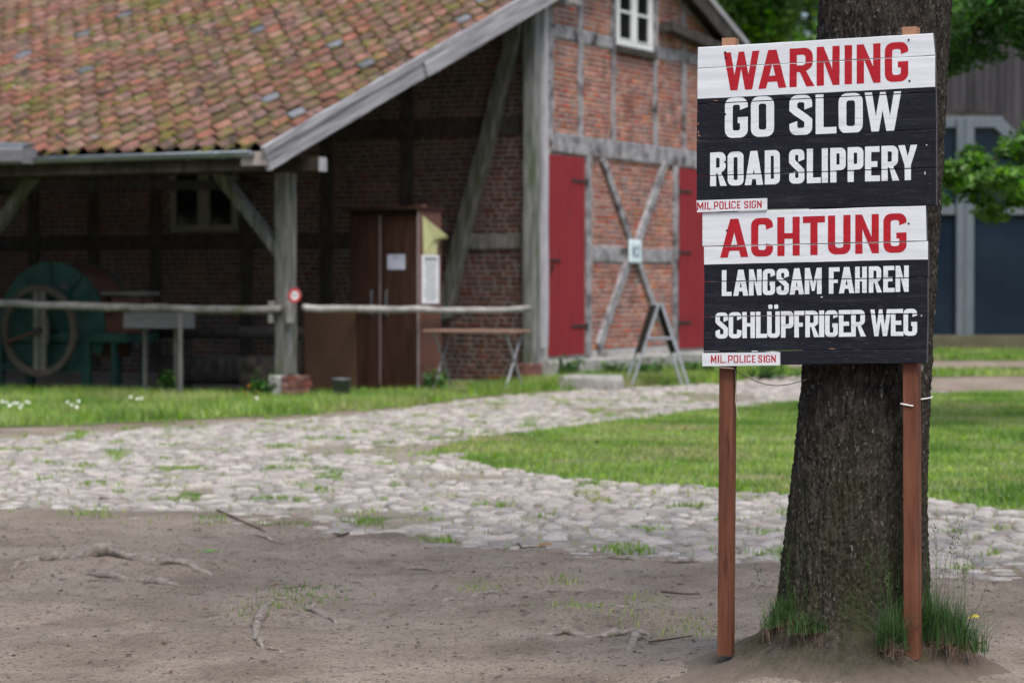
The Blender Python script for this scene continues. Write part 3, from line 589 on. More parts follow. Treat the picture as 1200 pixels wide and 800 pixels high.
    if ch == 'S': return [[[(w, .70)] + [(w - s, .635)] + arc(w - s - ri, 1 - v - ri, ri, 0, 90) + arc(s + ri, 1 - v - ri, ri, 90, 180) + [(s, .69), (w * .80, .50), (w, .40)] + arc(w - r_, r_, r_, 0, -90) + arc(r_, r_, r_, 270, 180) + [(0, .29), (s, .355)] + arc(s + ri, v + ri, ri, 180, 270) + arc(w - s - ri, v + ri, ri, 270, 360) + [(w - s, .33), (w * .2, .51), (0, .62)] + arc(r_, 1 - r_, r_, 180, 90) + arc(w - r_, 1 - r_, r_, 90, 0)]]
    if ch == 'A':
        t = s * 1.15; k = c - t / 2; xl = lambda y: sh + k * y; xr = lambda y: w - sh - k * y; b1, b2 = .17, .17 + v * .9; ya = (c - sh) / k if k > 0 else .8; ya = min(ya, .8)
        return [[[(0, 0), (sh, 0), (xl(b1), b1), (xr(b1), b1), (w - sh, 0), (w, 0), (c + t / 2, 1), (c - t / 2, 1)], [(xl(b2), b2), (xr(b2), b2), (c, ya)]]]
    if ch == 'W': return [[[(.19 * w, 0), (.385 * w, 0), (.49 * w, .55), (.60 * w, 0), (.80 * w, 0), (w, 1), (.80 * w, 1), (.695 * w, .40), (.575 * w, 1), (.42 * w, 1), (.305 * w, .40), (.20 * w, 1), (0, 1)]]]
    if ch == 'M': return [[[(0, 0), (s, 0), (s, .60), (c - .05, .12), (c + .05, .12), (w - s, .60), (w - s, 0), (w, 0), (w, 1), (w - s * 1.05, 1), (c, .42), (s * 1.05, 1), (0, 1)]]]
    if ch == 'N': return [[[(0, 0), (s, 0), (s, .62), (w - s * .95, 0), (w, 0), (w, 1), (w - s, 1), (w - s, .42), (s * .95, 1), (0, 1)]]]
    if ch == 'Y': return [[[(c - s / 2, 0), (c + s / 2, 0), (c + s / 2, .42), (w, 1), (w - sh, 1), (c, .68), (sh, 1), (0, 1), (c - s / 2, .42)]]]
    if ch == 'V': return [[[(c - s * .5, 0), (c + s * .5, 0), (w, 1), (w - sh, 1), (c, .3), (sh, 1), (0, 1)]]]
    if ch == '2': return [[[(0, 0), (w, 0), (w, v), (s * 1.2, v), (w, .55)] + arc(w - r_, 1 - r_, r_, 0, 90) + arc(r_, 1 - r_, r_, 90, 180) + [(0, .70), (s, .70), (s, 1 - v), (w - s, 1 - v), (w - s, .58), (0, v)]]]
def subdiv(loop, k=3, amp=0, rr=None):
    out = []; n = len(loop)
    for i in range(n):
        a, b_ = loop[i], loop[(i + 1) % n]; L_ = math.hypot(a[0] - b_[0], a[1] - b_[1]); m = max(1, int(L_ / .12))
        for j in range(m):
            t = j / m; out.append((a[0] + (b_[0] - a[0]) * t + (rr.uniform(-amp, amp) if rr else 0), a[1] + (b_[1] - a[1]) * t + (rr.uniform(-amp, amp) if rr else 0)))
    return out
def text_line(items, top, bot, s, stencil=False, amp=.0025, seed=0):
    """items (char, x0, x1); top/bot: (x, y, x, y) lines. returns one flat bmesh per letter on the board plane"""
    rr = random.Random(seed); out = []
    ly = lambda l, x: l[1] + (l[3] - l[1]) * (x - l[0]) / (l[2] - l[0])
    for ch, x0, x1 in items:
        bm = bmesh.new(); out.append(bm); H = ly(bot, (x0 + x1) / 2) - ly(top, (x0 + x1) / 2); w = (x1 - x0) / H
        for loops in glyph(ch, w, s):
            loops = [subdiv(l, amp=amp, rr=rr) for l in loops]
            flat = [p for l in loops for p in l]
            tris = tessellate_polygon([[Vector((p[0], p[1], 0)) for p in l] for l in loops])
            vv = []
            for X, Y in flat:
                px = x0 + X / w * (x1 - x0); py = ly(bot, px) * (1 - Y) + ly(top, px) * Y; q_ = bq(px, py); vv.append(bm.verts.new((q_.x, 0, q_.z)))
            for t in tris:
                try: bm.faces.new([vv[i] for i in t])
                except ValueError: pass
    for bm in out:
        for f in bm.faces: f.normal_update()
        for f in bm.faces:
            if f.normal.y > 0: f.normal_flip()
    return out
def paint(bm0, pl, mat, gap=.0010):
    o, (TL, TR, BR, BL), y0 = pl; bm = bm0.copy()
    for A_, B_, sgn in ((TL, TR, 1), (BL, BR, -1)):
        d = (B_ - A_); nrm = Vector((-d.z, 0, d.x)).normalized() * sgn; co = A_ - nrm * gap
        bmesh.ops.bisect_plane(bm, geom=list(bm.verts) + list(bm.edges) + list(bm.faces), plane_co=(co.x, 0, co.z), plane_no=nrm, clear_outer=True)
    if not bm.faces: bm.free(); return
    for v in bm.verts: v.co.y = y0 - .00045
    me = bpy.data.meshes.new('letter'); bm.to_mesh(me); bm.free(); me.materials.append(mat); obj('letter', me, o)
def L2(s_): 
    a = s_.split(); return [(a[i], float(a[i + 1]), float(a[i + 2])) for i in range(0, len(a), 3)]
t1 = text_line(L2('W 848.1 890 A 888.8 921.6 R 925.3 954.6 N 957.1 984 I 989.8 998.5 N 1004 1031.9 G 1036.9 1064.4'), (848, 62, 1064, 49), (848, 106.7, 1064, 95.3), .188, seed=1)
t2 = text_line(L2('G 849.5 876.4 O 880 907.2 S 925.1 951.8 L 955.9 980.3 O 982.8 1011.1 W 1013.3 1056.2'), (849, 115, 1056, 107.2), (849, 162.2, 1056, 154), .195, seed=2)
t3 = text_line(L2('R 832.3 851.9 O 852.8 871.5 A 872.8 894.4 D 896.3 914.1 S 924.8 942.8 L 945.6 961.9 I 963.1 970.3 P 973.1 991.3 P 993.4 1011.9 E 1013.8 1031.3 R 1033.1 1054 Y 1052.8 1075'), (832, 179, 1075, 169.7), (832, 218.4, 1075, 210.9), .178, seed=3)
t4 = text_line(L2('A 844 877.1 C 880.3 906 H 911 937.3 T 941 966.9 U 970.3 996.9 N 1002.3 1030 G 1035.4 1062.5'), (844, 257, 1062, 249.6), (844, 302, 1062, 295.8), .186, seed=4)
t5 = text_line(L2('L 846 857.5 A 859.5 877 N 877.9 892.6 G 894 908.4 S 910.1 924.5 A 925.4 942.3 M 943.2 963 F 971.4 984 A 983.2 1001.3 H 1002.1 1015.9 R 1018.2 1033.8 E 1035.2 1048.4 N 1049.6 1065'), (846, 316.5, 1065, 311), (846, 347, 1065, 341.8), .178, seed=5)
t6 = text_line(L2('S 838.5 853.1 C 854 869 H 870 884.8 L 886 899 Ü 899 914 P 915.3 930 F 930.9 942.8 R 943.8 960 I 960 965.9 G 966.9 981.9 E 983.1 997.5 R 997.5 1014.8 W 1020 1044.4 E 1044 1058.8 G 1058.8 1074.8'), (838, 366.2, 1075, 361.5), (838, 396.6, 1075, 393.2), .172, seed=6)
for bm, ids, mt in ((t1, (0, 1), m_letr), (t2, (1, 2), m_letw), (t3, (3, 4), m_letw), (t4, (5, 6), m_letr), (t5, (6, 7), m_letw), (t6, (7, 8), m_letw)):
    for i in ids:
        for b1_ in bm: paint(b1_, planks[i], mt)
def plate(q4, items, top, bot, seed):
    TL, TR, BR, BL = [bq(*p, off=.006) for p in q4]
    mb = MB(); P8 = []
    for dy in (0, .0058):
        for p in (TL, TR, BR, BL): P8.append((p.x, -.006 + dy - .0013, p.z))
    mb.add(P8, [[0, 3, 2, 1], [4, 5, 6, 7], [0, 1, 5, 4], [1, 2, 6, 5], [2, 3, 7, 6], [3, 0, 4, 7]])
    o = mb.build('name_strip', m_white, sign)
    for bm in text_line(items, top, bot, .15, amp=.02, seed=seed):
        for v in bm.verts: v.co.y = -.0077
        me = bpy.data.meshes.new('letter'); bm.to_mesh(me); bm.free(); me.materials.append(m_letr); obj('letter', me, o)
plate([(816.3, 235), (898.8, 232.2), (898.8, 245.8), (817, 248.9)], L2('M 817.8 825.2 I 826.6 828 L 829.6 833.4 . 834.6 835.8 P 837.5 842.7 O 843.8 849 L 850.2 854 I 855 856.6 C 857.8 863 E 864.6 868.6 S 872.9 877.6 I 879 880.6 G 881.6 886.9 N 888 893.4'), (817, 237, 894, 235), (817, 246.2, 894, 243.7), 7)
plate([(823, 413.6), (914, 412.6), (914, 427.9), (823.2, 429)], L2('M 834 840.5 I 842 843.5 L 845 850 . 851 852.3 P 854 859.5 O 860.5 866 L 867.5 872 I 873 874.6 C 875.7 880.6 E 882 886 S 889.2 894 I 895.8 897.4 G 898.4 903.4 N 904.6 910'), (834, 416.2, 910, 415.8), (834, 425.3, 910, 424.4), 8)
# screw heads
for px, py in ((850, 61.5), (1065, 47), (851, 68), (1066, 95), (850, 134), (1065, 120), (850, 190), (1065, 175), (850, 225), (1065, 220), (852, 270), (1065, 262), (852, 352), (1066, 350), (852, 400), (1066, 396)):
    q_ = bq(px, py); mb = MB(); mb.tube([(q_.x, -.0022, q_.z), (q_.x, .002, q_.z)], .0035, 8); mb.build('screw', m_black, sign)
# raw wood where the paint has chipped at the left edge, and bright scratches
def chip(px, py, w, h, mat, seed):
    rr = random.Random(seed); n = 9; base = 0
    q_ = bq(px, py); vs = [(q_.x + w / 2 * math.cos(2 * math.pi * k / n) * rr.uniform(.5, 1.1), -.0016, q_.z + h / 2 * math.sin(2 * math.pi * k / n) * rr.uniform(.4, 1.2)) for k in range(n)]
    obj('paint_chip', mesh_np('paint_chip', vs, [list(range(n))], mat), sign)
for i, (px, py, w, h) in enumerate(((818.4, 145, .004, .010), (818.6, 155, .006, .014), (819.5, 159, .008, .008), (818.2, 131, .003, .006), (839, 118, .02, .003), (905, 412, .05, .0025), (975, 408.6, .03, .003), (884, 411.3, .04, .004), (1062, 376, .006, .005), (1080, 370, .006, .008), (963, 348, .010, .005), (1084, 203, .004, .014), (1086, 170, .006, .004))):
    chip(px, py, w, h, m_raw if i < 5 or i in (6,) else m_letw, i)
# posts
def post(pt, pb, wd, dp, seed):
    T_ = bq(*pt, off=-(TH + .001)); B_ = bq(*pb, off=-(TH + .001)); T_.y = B_.y = TH + .0005 + dp / 2
    mb = MB(); mb.beam((B_.x, B_.y, B_.z), (T_.x, T_.y, T_.z), wd, dp, (1, 0, 0), .0007, 20, .002, seed)
    mb.m = [0] * len(mb.m); mb.m[-10:] = [1] * 10; mb.m[-2] = 0
    o = mb.build('post', [m_post, m_raw], sign); return o
post((853.5, 44.5), (848.3, 768), .0475, .046, 3); post((1065, 31.5), (1067, 772.5), .047, .060, 4)
# cords
def to_w(q_): return SO + BD * q_.x - BN * q_.y + Vector((0, 0, q_.z))
def cord(name, pts, r_, mat, label, cat):
    mb = MB(); Q = []
    for i in range(len(pts) - 1):
        for k in range(4): Q.append(Vector(pts[i]).lerp(Vector(pts[i + 1]), k / 4))
    Q.append(Vector(pts[-1])); mb.tube(Q, r_, 6, True, 0, 1, .12, 5); return tag(mb.build(name, mat, None, True), label, cat)
qa = lambda px, py, off: to_w(bq(px, py, off))
# the loop round the left post and the slack span back to the trunk
lp = [qa(843, 430.5, .004), qa(851, 431, .004), qa(859, 431.5, .003), qa(861, 432, -.02), qa(861, 434, -.045)]
tr_ = Vector((.995, 8.35, 1.085))
span = [lp[-1].lerp(tr_, t) + Vector((0, 0, -.035 * math.sin(math.pi * t))) for t in (0.15, .3, .45, .6, .75, .9, 1)]
cord('twine', [qa(842, 431, -.03)] + lp + span, .0016, m_cord, 'thin tan twine slung from the left sign post to the trunk', 'twine')
cord('twine_end', [qa(862, 433, -.03), qa(862.5, 452, -.025), qa(862, 470, -.02), qa(864, 484, -.015), qa(867, 493, -.01)], .0012, m_cord, 'loose twine end dangling beside the left sign post', 'twine')
# ================================================================ THE TREE BEHIND THE SIGN
prof_z = np.array([-.25, -.05, .03, .10, .15, .20, .26, .35, .5, .64, .9, 1.13, 1.7, 2.37, 3.2, 4.2, 5.5, 7.5, 9.5])
prof_r = np.array([.98, .80, .64, .50, .40, .315, .268, .246, .238, .226, .215, .210, .212, .216, .215, .205, .185, .14, .07])
prof_x = np.array([1.165, 1.165, 1.165, 1.165, 1.165, 1.165, 1.165, 1.167, 1.171, 1.177, 1.192, 1.207, 1.235, 1.268, 1.30, 1.33, 1.36, 1.42, 1.5])
def trunk_pt(th, z, disp=True):
    r_ = np.interp(z, prof_z, prof_r); cx = np.interp(z, prof_z, prof_x); lob = np.clip((.30 - z) / .40, 0, 1) ** 1.3
    r_ = r_ * (1 + lob * (.20 * np.cos(3 * th - 2.2) + .12 * np.cos(5 * th + .7) + .05 * np.cos(9 * th)))
    r_ = r_ * (1 - .10 * lob * np.exp(-((np.mod(th + 1.15 + np.pi, 2 * np.pi) - np.pi) / .45) ** 2) * 1.6)
    r_ = r_ * (1 + .025 * np.cos(2 * th + .5 + z * .4) + .018 * noise3(np.cos(th) * 1.4, np.sin(th) * 1.4, z * 1.1))
    if disp:
        ax, ay = np.cos(th) * .21, np.sin(th) * .21
        wx = .35 * noise3(ax * 10, ay * 10, z * 5); n1 = noise3(ax * 56 + wx, ay * 56 + wx, z * 6.5 + wx); n2 = noise3(ax * 120, ay * 120, z * 42 + 3)
        n3 = noise3(ax * 190, ay * 190, z * 120)
        ridge = np.clip(np.abs(n1) * 1.9, 0, 1) ** .6 * .0105 + np.clip(np.abs(n2) * 2, 0, 1) * .0055 + n3 * .003
        amp = np.clip((z + .1) / .35, .35, 1)
        r_ = r_ + (ridge - .008) * amp + .03 * lob * fbm(ax * 14, ay * 14, z * 12, 4) * np.clip((.2 - z) / .1 + 1, .3, 2.2)
    return np.stack([cx + r_ * np.cos(th), TY + .0 + r_ * np.sin(th), z + 0 * th], -1)
nth = 420; zl = np.concatenate([np.linspace(-.2, 2.5, 520), np.linspace(2.56, 9.5, 60)])
TH_, ZZ = np.meshgrid(np.linspace(0, 2 * np.pi, nth, endpoint=False), zl)
Vt = trunk_pt(TH_, ZZ).reshape(-1, 3); m = len(zl)
I = np.arange(m * nth).reshape(m, nth); J = np.roll(I, -1, 1)
Fq = np.stack([I[:-1], J[:-1], J[1:], I[1:]], -1).reshape(-1, 4)
tree = empty('roadside_tree', (TX, TY, 0), 0, 'thick dark-barked tree with mossy foot right behind the warning sign', 'tree')
Vt[:, 0] -= TX; Vt[:, 1] -= TY
tr = obj('trunk', mesh_np('trunk', Vt, Fq, m_bark, True), tree)
# limbs and leaves above the picture
def leaf_cloud(centers, radii, n, size, seed, squash=.7):
    r = np.random.RandomState(seed); k = r.randint(0, len(centers), n); c = np.array(centers)[k]; rad = np.array(radii)[k]
    d = r.normal(size=(n, 3)); d /= np.linalg.norm(d, axis=1)[:, None]; rr = r.rand(n) ** .45
    p = c + d * (rad * rr)[:, None] * np.array([1, 1, squash])
    a = r.normal(size=(n, 3)); a[:, 2] *= .5; a /= np.linalg.norm(a, axis=1)[:, None]
    b = np.cross(a, r.normal(size=(n, 3)) * .5 + np.array([0, 0, 1.])); b /= np.linalg.norm(b, axis=1)[:, None]
    s = size * r.uniform(.6, 1.2, n)[:, None]; nn = np.cross(a, b)
    q = np.stack([p - a * s, p - b * s * .38 - a * s * .1, p - b * s * .3 + a * s * .5, p + a * s, p + b * s * .3 + a * s * .5, p + b * s * .38 - a * s * .1], 1)
    q[:, [1, 2, 4, 5]] += (nn * s * .12)[:, None]
    base = np.arange(n)[:, None, None] * 6; T = (base + np.array([(0, 1, 5), (1, 2, 5), (2, 4, 5), (2, 3, 4)])[None]).reshape(-1, 3)
    return q.reshape(-1, 3), T
def grow(mb, start, end, r0, r1, seed, sag=0, n=7):
    rr = random.Random(seed); start, end = Vector(start), Vector(end); L_ = (end - start).length; P = []
    for i in range(9):
        t = i / 8; P.append(start.lerp(end, t) + Vector((rr.uniform(-1, 1), rr.uniform(-1, 1), rr.uniform(-.5, .5))) * L_ * .025 * (0 < i < 8) + Vector((0, 0, -sag * t * t + math.sin(math.pi * t) * L_ * .06)))
    mb.tube(P, [r0 + (r1 - r0) * i / 8 for i in range(9)], n, True, 0, 1, .06, seed); return P
cent = []; rads = []
for k in range(10):
    a = k * 2.4 + .4; z0 = 4.9 + .34 * k; L_ = 3.3 - .15 * k; mb = MB()
    p0 = (float(np.interp(z0, prof_z, prof_x)) - TX, 0, z0); p1 = (p0[0] + math.cos(a) * L_, math.sin(a) * L_, z0 + 1.2 + .1 * k)
    P = grow(mb, p0, p1, .085 - .004 * k, .02, k)
    mb.build('limb', m_bark, tree, True)
    for t in (3, 5, 6, 7, 8): cent.append(tuple(P[t] + Vector((R.uniform(-.5, .5), R.uniform(-.5, .5), R.uniform(-.1, .6))))); rads.append(R.uniform(.45, .8))
A, T = leaf_cloud(cent, rads, 7000, .085, 21)
obj('crown', mesh_np('crown', A, T, m_leaf), tree)
# white cord tying trunk and right post
zc = 1.4 - (470 - 335) * 8.3 / F; pts = []
q1_ = qa(1055.5, 473, -(TH - .004)); q2_ = qa(1069.5, 475.5, -(TH - .004)); q3_ = qa(1070.5, 475.3, -(TH + .01)); q4_ = qa(1071, 475, -(TH + .064))
for k in range(26):
    th = math.radians(-52 + k * (160 / 25)); p = trunk_pt(np.array(th), np.array(zc + .012 * math.cos(th)), False); d = Vector((p[0] - 1.2, p[1] - TY, 0)).normalized() * .010; pts.append(Vector(p) + d)
loop = [q1_ + BN * -.03, q1_, q2_, q3_, q4_] + pts
cord('tie_cord', loop, .0026, m_rope, 'white cord tying the right sign post to the trunk', 'cord')
# tufts at the foot of the tree
def tuft(cx, cy, cz_, n, h, spread, label, seed, stems=0, dead=0, sh=.4):
    r = np.random.RandomState(seed); q = np.c_[r.normal(cx, spread[0], n), r.normal(cy, spread[1], n)]
    z = cz_ + (np.maximum(gh(q[:, 0], q[:, 1]), 0) - float(gh(cx, cy))) * .8
    A, T = blades(np.c_[q, z], h * 1.1, .0034, .75, 4, seed, hvar=.65, droop=1.1); t = empty('grass_tuft', (cx, cy, cz_), 0, label, 'grass tuft', 'grass tufts round the foot of the tree')
    A = A - np.array([cx, cy, cz_]); g_ = obj('blades', mesh_np('blades', A, T, m_grassd), t); tag(g_, kind='stuff')
    if stems:
        k = r.randint(0, n, stems); A, T = blades(np.c_[q[k], z[k]] - np.array([cx, cy, cz_]), sh, .0026, .22, 5, seed + 1, hvar=.45); vs = [A]; fs = [T]; b_ = len(A)
        m_ = 11; tips = A.reshape(stems, m_, 3); 
        for s_ in range(stems):
            for j in range(12):
                t_ = .70 + .30 * j / 12; i0 = min(4, int(t_ * 5)); p = tips[s_][2 * i0] * .5 + tips[s_][min(10, 2 * i0 + 2)] * .5
                p = tips[s_][2 * i0] + (tips[s_][min(10, 2 * i0 + 2)] - tips[s_][2 * i0]) * (t_ * 5 - i0)
                d = r.normal(size=3) * .0025; d2 = np.array([d[0] * .6, d[1] * .6, .010])
                vs.append(np.array([p, p + d, p + d2 + d])); fs.append(np.array([[b_, b_ + 1, b_ + 2]])); b_ += 3
        g_ = obj('seed_stems', mesh_np('seed_stems', np.concatenate(vs), np.concatenate(fs), m_grassd), t); tag(g_, kind='stuff')
    if dead:
        qd = np.c_[r.normal(cx, spread[0] * 1.1, dead), r.normal(cy - .04, spread[1], dead), np.full(dead, cz_ + .01)] - np.array([cx, cy, cz_])
        A, T = blades(qd, .085, .0016, 1.0, 4, seed + 2, droop=2); A[:, 2] -= (np.abs(A[:, 0]) + np.abs(A[:, 1])) * .55
        g_ = obj('dead_blades', mesh_np('dead_blades', A, T, m_straw), t); tag(g_, kind='stuff')
tuft(.925, 8.30, .262, 560, .12, (.035, .02), 'dark green grass tuft at the left side of the trunk foot', 31, 9, 130, .36)
tuft(.985, 8.20, .25, 240, .085, (.035, .015), 'short dark grass tuft low on the front left root', 32, 2, 60, .2)
tuft(1.245, 8.07, .215, 300, .19, (.022, .015), 'tall thin grass tuft just left of the right sign post', 33, 13, 110, .34)
tuft(1.42, 8.20, .225, 620, .19, (.035, .03), 'largest grass tuft right of the right sign post', 34, 16, 220, .46)
tuft(1.51, 8.26, .19, 320, .16, (.03, .03), 'outer grass tuft at the right edge of the root mound', 35, 9, 150, .44)

# ================================================================ OTHER TREES
def far_tree(name, base, h, crown_c, crown_r, n, size, mat, label, seed, trunk_r=.2, nclump=40, squash=.8, group='trees behind the farmyard'):
    t = empty(name, base, 0, label, 'tree', group); mb = MB(); rr = random.Random(seed); cc = Vector(crown_c)
    P = grow(mb, (0, 0, -.1), (cc.x * .6, cc.y * .6, cc.z + crown_r[2] * .3), trunk_r, trunk_r * .25, seed); tk = MB(); tk = mb; cent = []; rads = []
    tk.build('trunk', m_bark, t, True)
    for k in range(nclump):
        d = Vector((rr.gauss(0, 1), rr.gauss(0, 1), rr.gauss(0, 1))).normalized() * rr.random() ** .4
        c = cc + Vector((d.x * crown_r[0], d.y * crown_r[1], d.z * crown_r[2])); cent.append(tuple(c)); rads.append(rr.uniform(.16, .3) * max(crown_r))
    for k in range(7):
        l = MB(); grow(l, P[3 + k % 5], cent[k * 3], trunk_r * .35, .02, seed + k); l.build('limb', m_bark, t, True)
    A, T = leaf_cloud(cent, rads, n, size, seed, squash); obj('crown', mesh_np('crown', A, T, mat), t)
far_tree('broadleaf_tree', (5.8, 66, 0), 12, (0, 0, 8.5), (4.0, 3.5, 4.2), 14000, .17, m_leaf, 'green broadleaf tree showing above the sign between barn and trunk', 41)
far_tree('broadleaf_tree', (9.5, 78, 0), 14, (0, 0, 9.5), (5.5, 4, 5.5), 14000, .22, m_leafd, 'dark broadleaf tree farther back between barn and trunk', 42, nclump=60)
far_tree('broadleaf_tree', (1.0, 84, 0), 14, (0, 0, 9), (5.5, 4, 5.5), 9000, .24, m_leafd, 'dark broadleaf tree mostly hidden behind the barn gable', 43)
# the trees that close the yard on the near side, behind the viewer
for k, (x, y_) in enumerate(((-16, -26), (-7, -30), (2, -27), (11, -31), (20, -26), (29, -22))):
    far_tree('broadleaf_tree', (x, y_, 0), 12, (0, 0, 6.5), (5.5, 4, 5.5), 3500, .55, m_leafd, 'broadleaf tree behind the viewer, %s of the row' % ('leftmost', 'second from the left', 'just left of the middle', 'just right of the middle', 'second from the right', 'rightmost')[k], 90 + k, nclump=40, group='trees behind the viewer')
# maple whose low boughs reach in from the right
t = empty('maple_tree', (6.6, 24.5, 0), 0, 'maple whose bright low boughs reach in from the right edge', 'tree')
mb = MB(); P = grow(mb, (0, 0, -.1), (.3, .2, 7.5), .24, .09, 51); mb.build('trunk', m_bark, t, True)
def bough(p1, zstart, seed, spread, ncl, rad, n, mat, name='bough_leaves', size=.047, squash=.6, pts=None):
    l = MB(); Q = grow(l, (0.05, 0, zstart), p1, .05, .008, seed, sag=.15); l.build('limb', m_bark, t, True)
    rr = random.Random(seed); cent = [tuple(p) for p in pts] if pts else []
    for k in range(ncl):
        q_ = Q[rr.choice([5, 6, 7, 8, 8])]; cent.append((q_.x + rr.gauss(0, spread[0]), q_.y + rr.gauss(0, spread[1]), q_.z + rr.gauss(0, spread[2])))
    A, T = leaf_cloud(cent, [rad * rr.uniform(.7, 1.2) for _ in cent], n, size, seed, squash); obj(name, mesh_np(name, A, T, mat), t)
bough((-2.35, -1.0, 2.55), 3.0, 52, (.22, .4, .07), 24, .20, 6500, m_leaf, 'foliage')
bough((-1.85, -1.3, 2.50), 2.9, 58, (.20, .35, .09), 20, .18, 5200, m_leaf, 'foliage')
bough((-1.5, -.3, 2.45), 2.8, 53, (.35, .4, .12), 10, .19, 2000, m_leaf, 'foliage')
bough((-2.0, .5, 4.35), 4.2, 54, (.45, .6, .25), 46, .40, 15000, m_leafd, 'foliage')
bough((-1.25, .2, 3.95), 3.9, 55, (.25, .5, .16), 20, .32, 6000, m_leafd, 'foliage')
bough((-2.3, 1.2, 3.95), 4.1, 56, (.18, .5, .16), 14, .28, 3600, m_leafd, 'foliage')
bough((.6, -1.2, 5.6), 4.6, 57, (1.2, 1.0, .6), 26, .6, 6000, m_leafd, 'foliage')

# ================================================================ THE GLAZED BUILDING AT THE BACK
YB = 53.0; SC = YB / F
bx = lambda px: (px - 600) * YB / F
bz = lambda py: hit(900, py, Vector((0, YB, 0)), Vector((0, 1, 0))).z
gb = empty('glazed_barn', (0, YB, 0), 0, 'grey timber-clad barn with a large glazed gateway behind the lawn', 'building')
X0, X1, ztop = 7.9, 22.0, 9.2
zl_, zbeam = bz(131), bz(393); gl, gr = bx(1024), bx(1229)
mb = MB(); mb.box(((X0 + X1) / 2, 4.3, ztop / 2), (X1 - X0, 8, ztop - .2)); mb.build('wall', m_timberd, gb)
x = X0; k = 0
sm = None
cham = .62; brd = []
while x < X1:
    w = R.uniform(.155, .175); xc = x + w / 2
    if gl - .1 < xc < gr + .1:
        d = min(xc - gl, gr - xc); zb = zl_ - max(0, (1.25 - d)) * .95
        if k % 1 == 0: pass
    else: zb = .05
    mb = MB(); mb.box((xc, -.02 - R.uniform(0, .012), (zb + ztop) / 2), (w - .012, .03, ztop - zb), ch=.003); o = mb.build('board', m_siding, gb); x += w; k += 1
mb = MB(); mb.box(((gl + gr) / 2, .05, (zl_ + bz(137)) / 2 + .01), (gr - gl - 1.9, .16, zl_ - bz(137) + .06), ch=.01)
for s_ in (-1, 1):
    xe = gl if s_ < 0 else gr; mb.beam((xe - s_ * 1.0, .05, bz(134)), (xe - s_ * -.05, .05, bz(134) - 1.05), .16, .14, (0, 1, 0), .004, 2)
mb.build('lintel', m_timberd, gb)
def fr(x0, x1, z0, z1, y=.12, d=.16, name='frame_bar', mat=None):
    b_ = MB(); b_.box(((x0 + x1) / 2, y - .16, (z0 + z1) / 2), (x1 - x0, d, z1 - z0), ch=.012); return b_.build(name, mat or m_frameg, gb)
zt = bz(137); z1_ = bz(150); zm0, zm1 = bz(252), bz(240)
fr(gl + 1.0, gr - 1.0, z1_, zt, .13, .12)                        # head
MXs = [(bx(1040), bx(1058)), (bx(1119), bx(1139.5)), (bx(1213), bx(1229))]
for a_, b_ in MXs: fr(a_, b_, zbeam + .003, zt - .02 if a_ > gl + .5 and b_ < gr - .9 else zt - .75, .10, .2)
fr(bx(1128.5), bx(1131), zbeam + .003, zt - .02, .0, .06)        # meeting stile
fr(gl, gr, zm0, zm1, .14, .12)                                   # transom
for s_ in (-1, 1):
    xe = gl if s_ < 0 else gr; b2 = MB(); b2.beam((xe - s_ * 1.15, -.03, zt - .10), (xe - s_ * .12, -.03, zt - 1.12), .12, .26, (0, 1, 0), .003, 2); b2.build('frame_bar', m_frameg, gb)
for a_, b_ in ((bx(1058), bx(1119)), (bx(1139.5), bx(1213))):
    for z0, z1__ in ((zbeam, zm0), (zm1, zt)):
        b2 = MB(); b2.box(((a_ + b_) / 2, .02, (z0 + z1__) / 2), (b_ - a_, .02, z1__ - z0)); b2.build('pane', m_bglass, gb)
b2 = MB(); b2.box(((gl + gr) / 2, -.10, (zbeam + bz(411)) / 2), (gr - gl + 1.5, .28, zbeam - bz(411) + .01), ch=.02); b2.build('base_beam', m_baseb, gb)
b2 = MB(); b2.add([(X0 - .4, -.6, ztop - .3), (X1 + .4, -.6, ztop - .3), (X1 + .4, 4.3, ztop + 2.6), (X0 - .4, 4.3, ztop + 2.6), (X0 - .4, 9, ztop - .3), (X1 + .4, 9, ztop - .3)], [[0, 1, 2, 3], [3, 2, 5, 4], [0, 3, 4], [1, 5, 2], [0, 4, 5, 1]]); b2.build('roof', m_tileg, gb)
# ================================================================ THE BARN (own frame: x along the long wall to the right, y back along the gable, z up)
barn = empty('half_timbered_barn', O, -ANG, 'half-timbered brick barn with tiled roof over an open shed and red doors', 'barn')
UW = 6.7; UE = 13.5                             # long wall under the catslide; far corner of the gable
ZT = lambda u: 3.05 + .362 * (u + .94)          # tile plane of the catslide
RIDGE = 9.9
def ZR(u): return ZT(u) if u < RIDGE else ZT(RIDGE) - .36 * (u - RIDGE)
# masonry slabs
mb = MB()
VL = -12.6
mb.add([(VL, UW, 0), (0, UW, 0), (0, UW, ZR(UW) - .15), (VL, UW, ZR(UW) - .15), (VL, UW + .25, 0), (0 - .25, UW + .25, 0), (0 - .25, UW + .25, ZR(UW) - .15), (VL, UW + .25, ZR(UW) - .15)], [[0, 1, 2, 3], [7, 6, 5, 4], [0, 3, 7, 4], [3, 2, 6, 7], [1, 5, 6, 2]])
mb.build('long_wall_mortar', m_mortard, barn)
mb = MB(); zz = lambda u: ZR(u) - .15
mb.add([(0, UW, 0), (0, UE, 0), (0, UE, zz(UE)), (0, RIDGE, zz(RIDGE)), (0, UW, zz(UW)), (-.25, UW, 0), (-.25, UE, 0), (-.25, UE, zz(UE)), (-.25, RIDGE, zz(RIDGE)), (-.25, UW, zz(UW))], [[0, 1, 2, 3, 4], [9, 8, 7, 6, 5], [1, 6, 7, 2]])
mb.build('gable_mortar', m_mortar, barn)
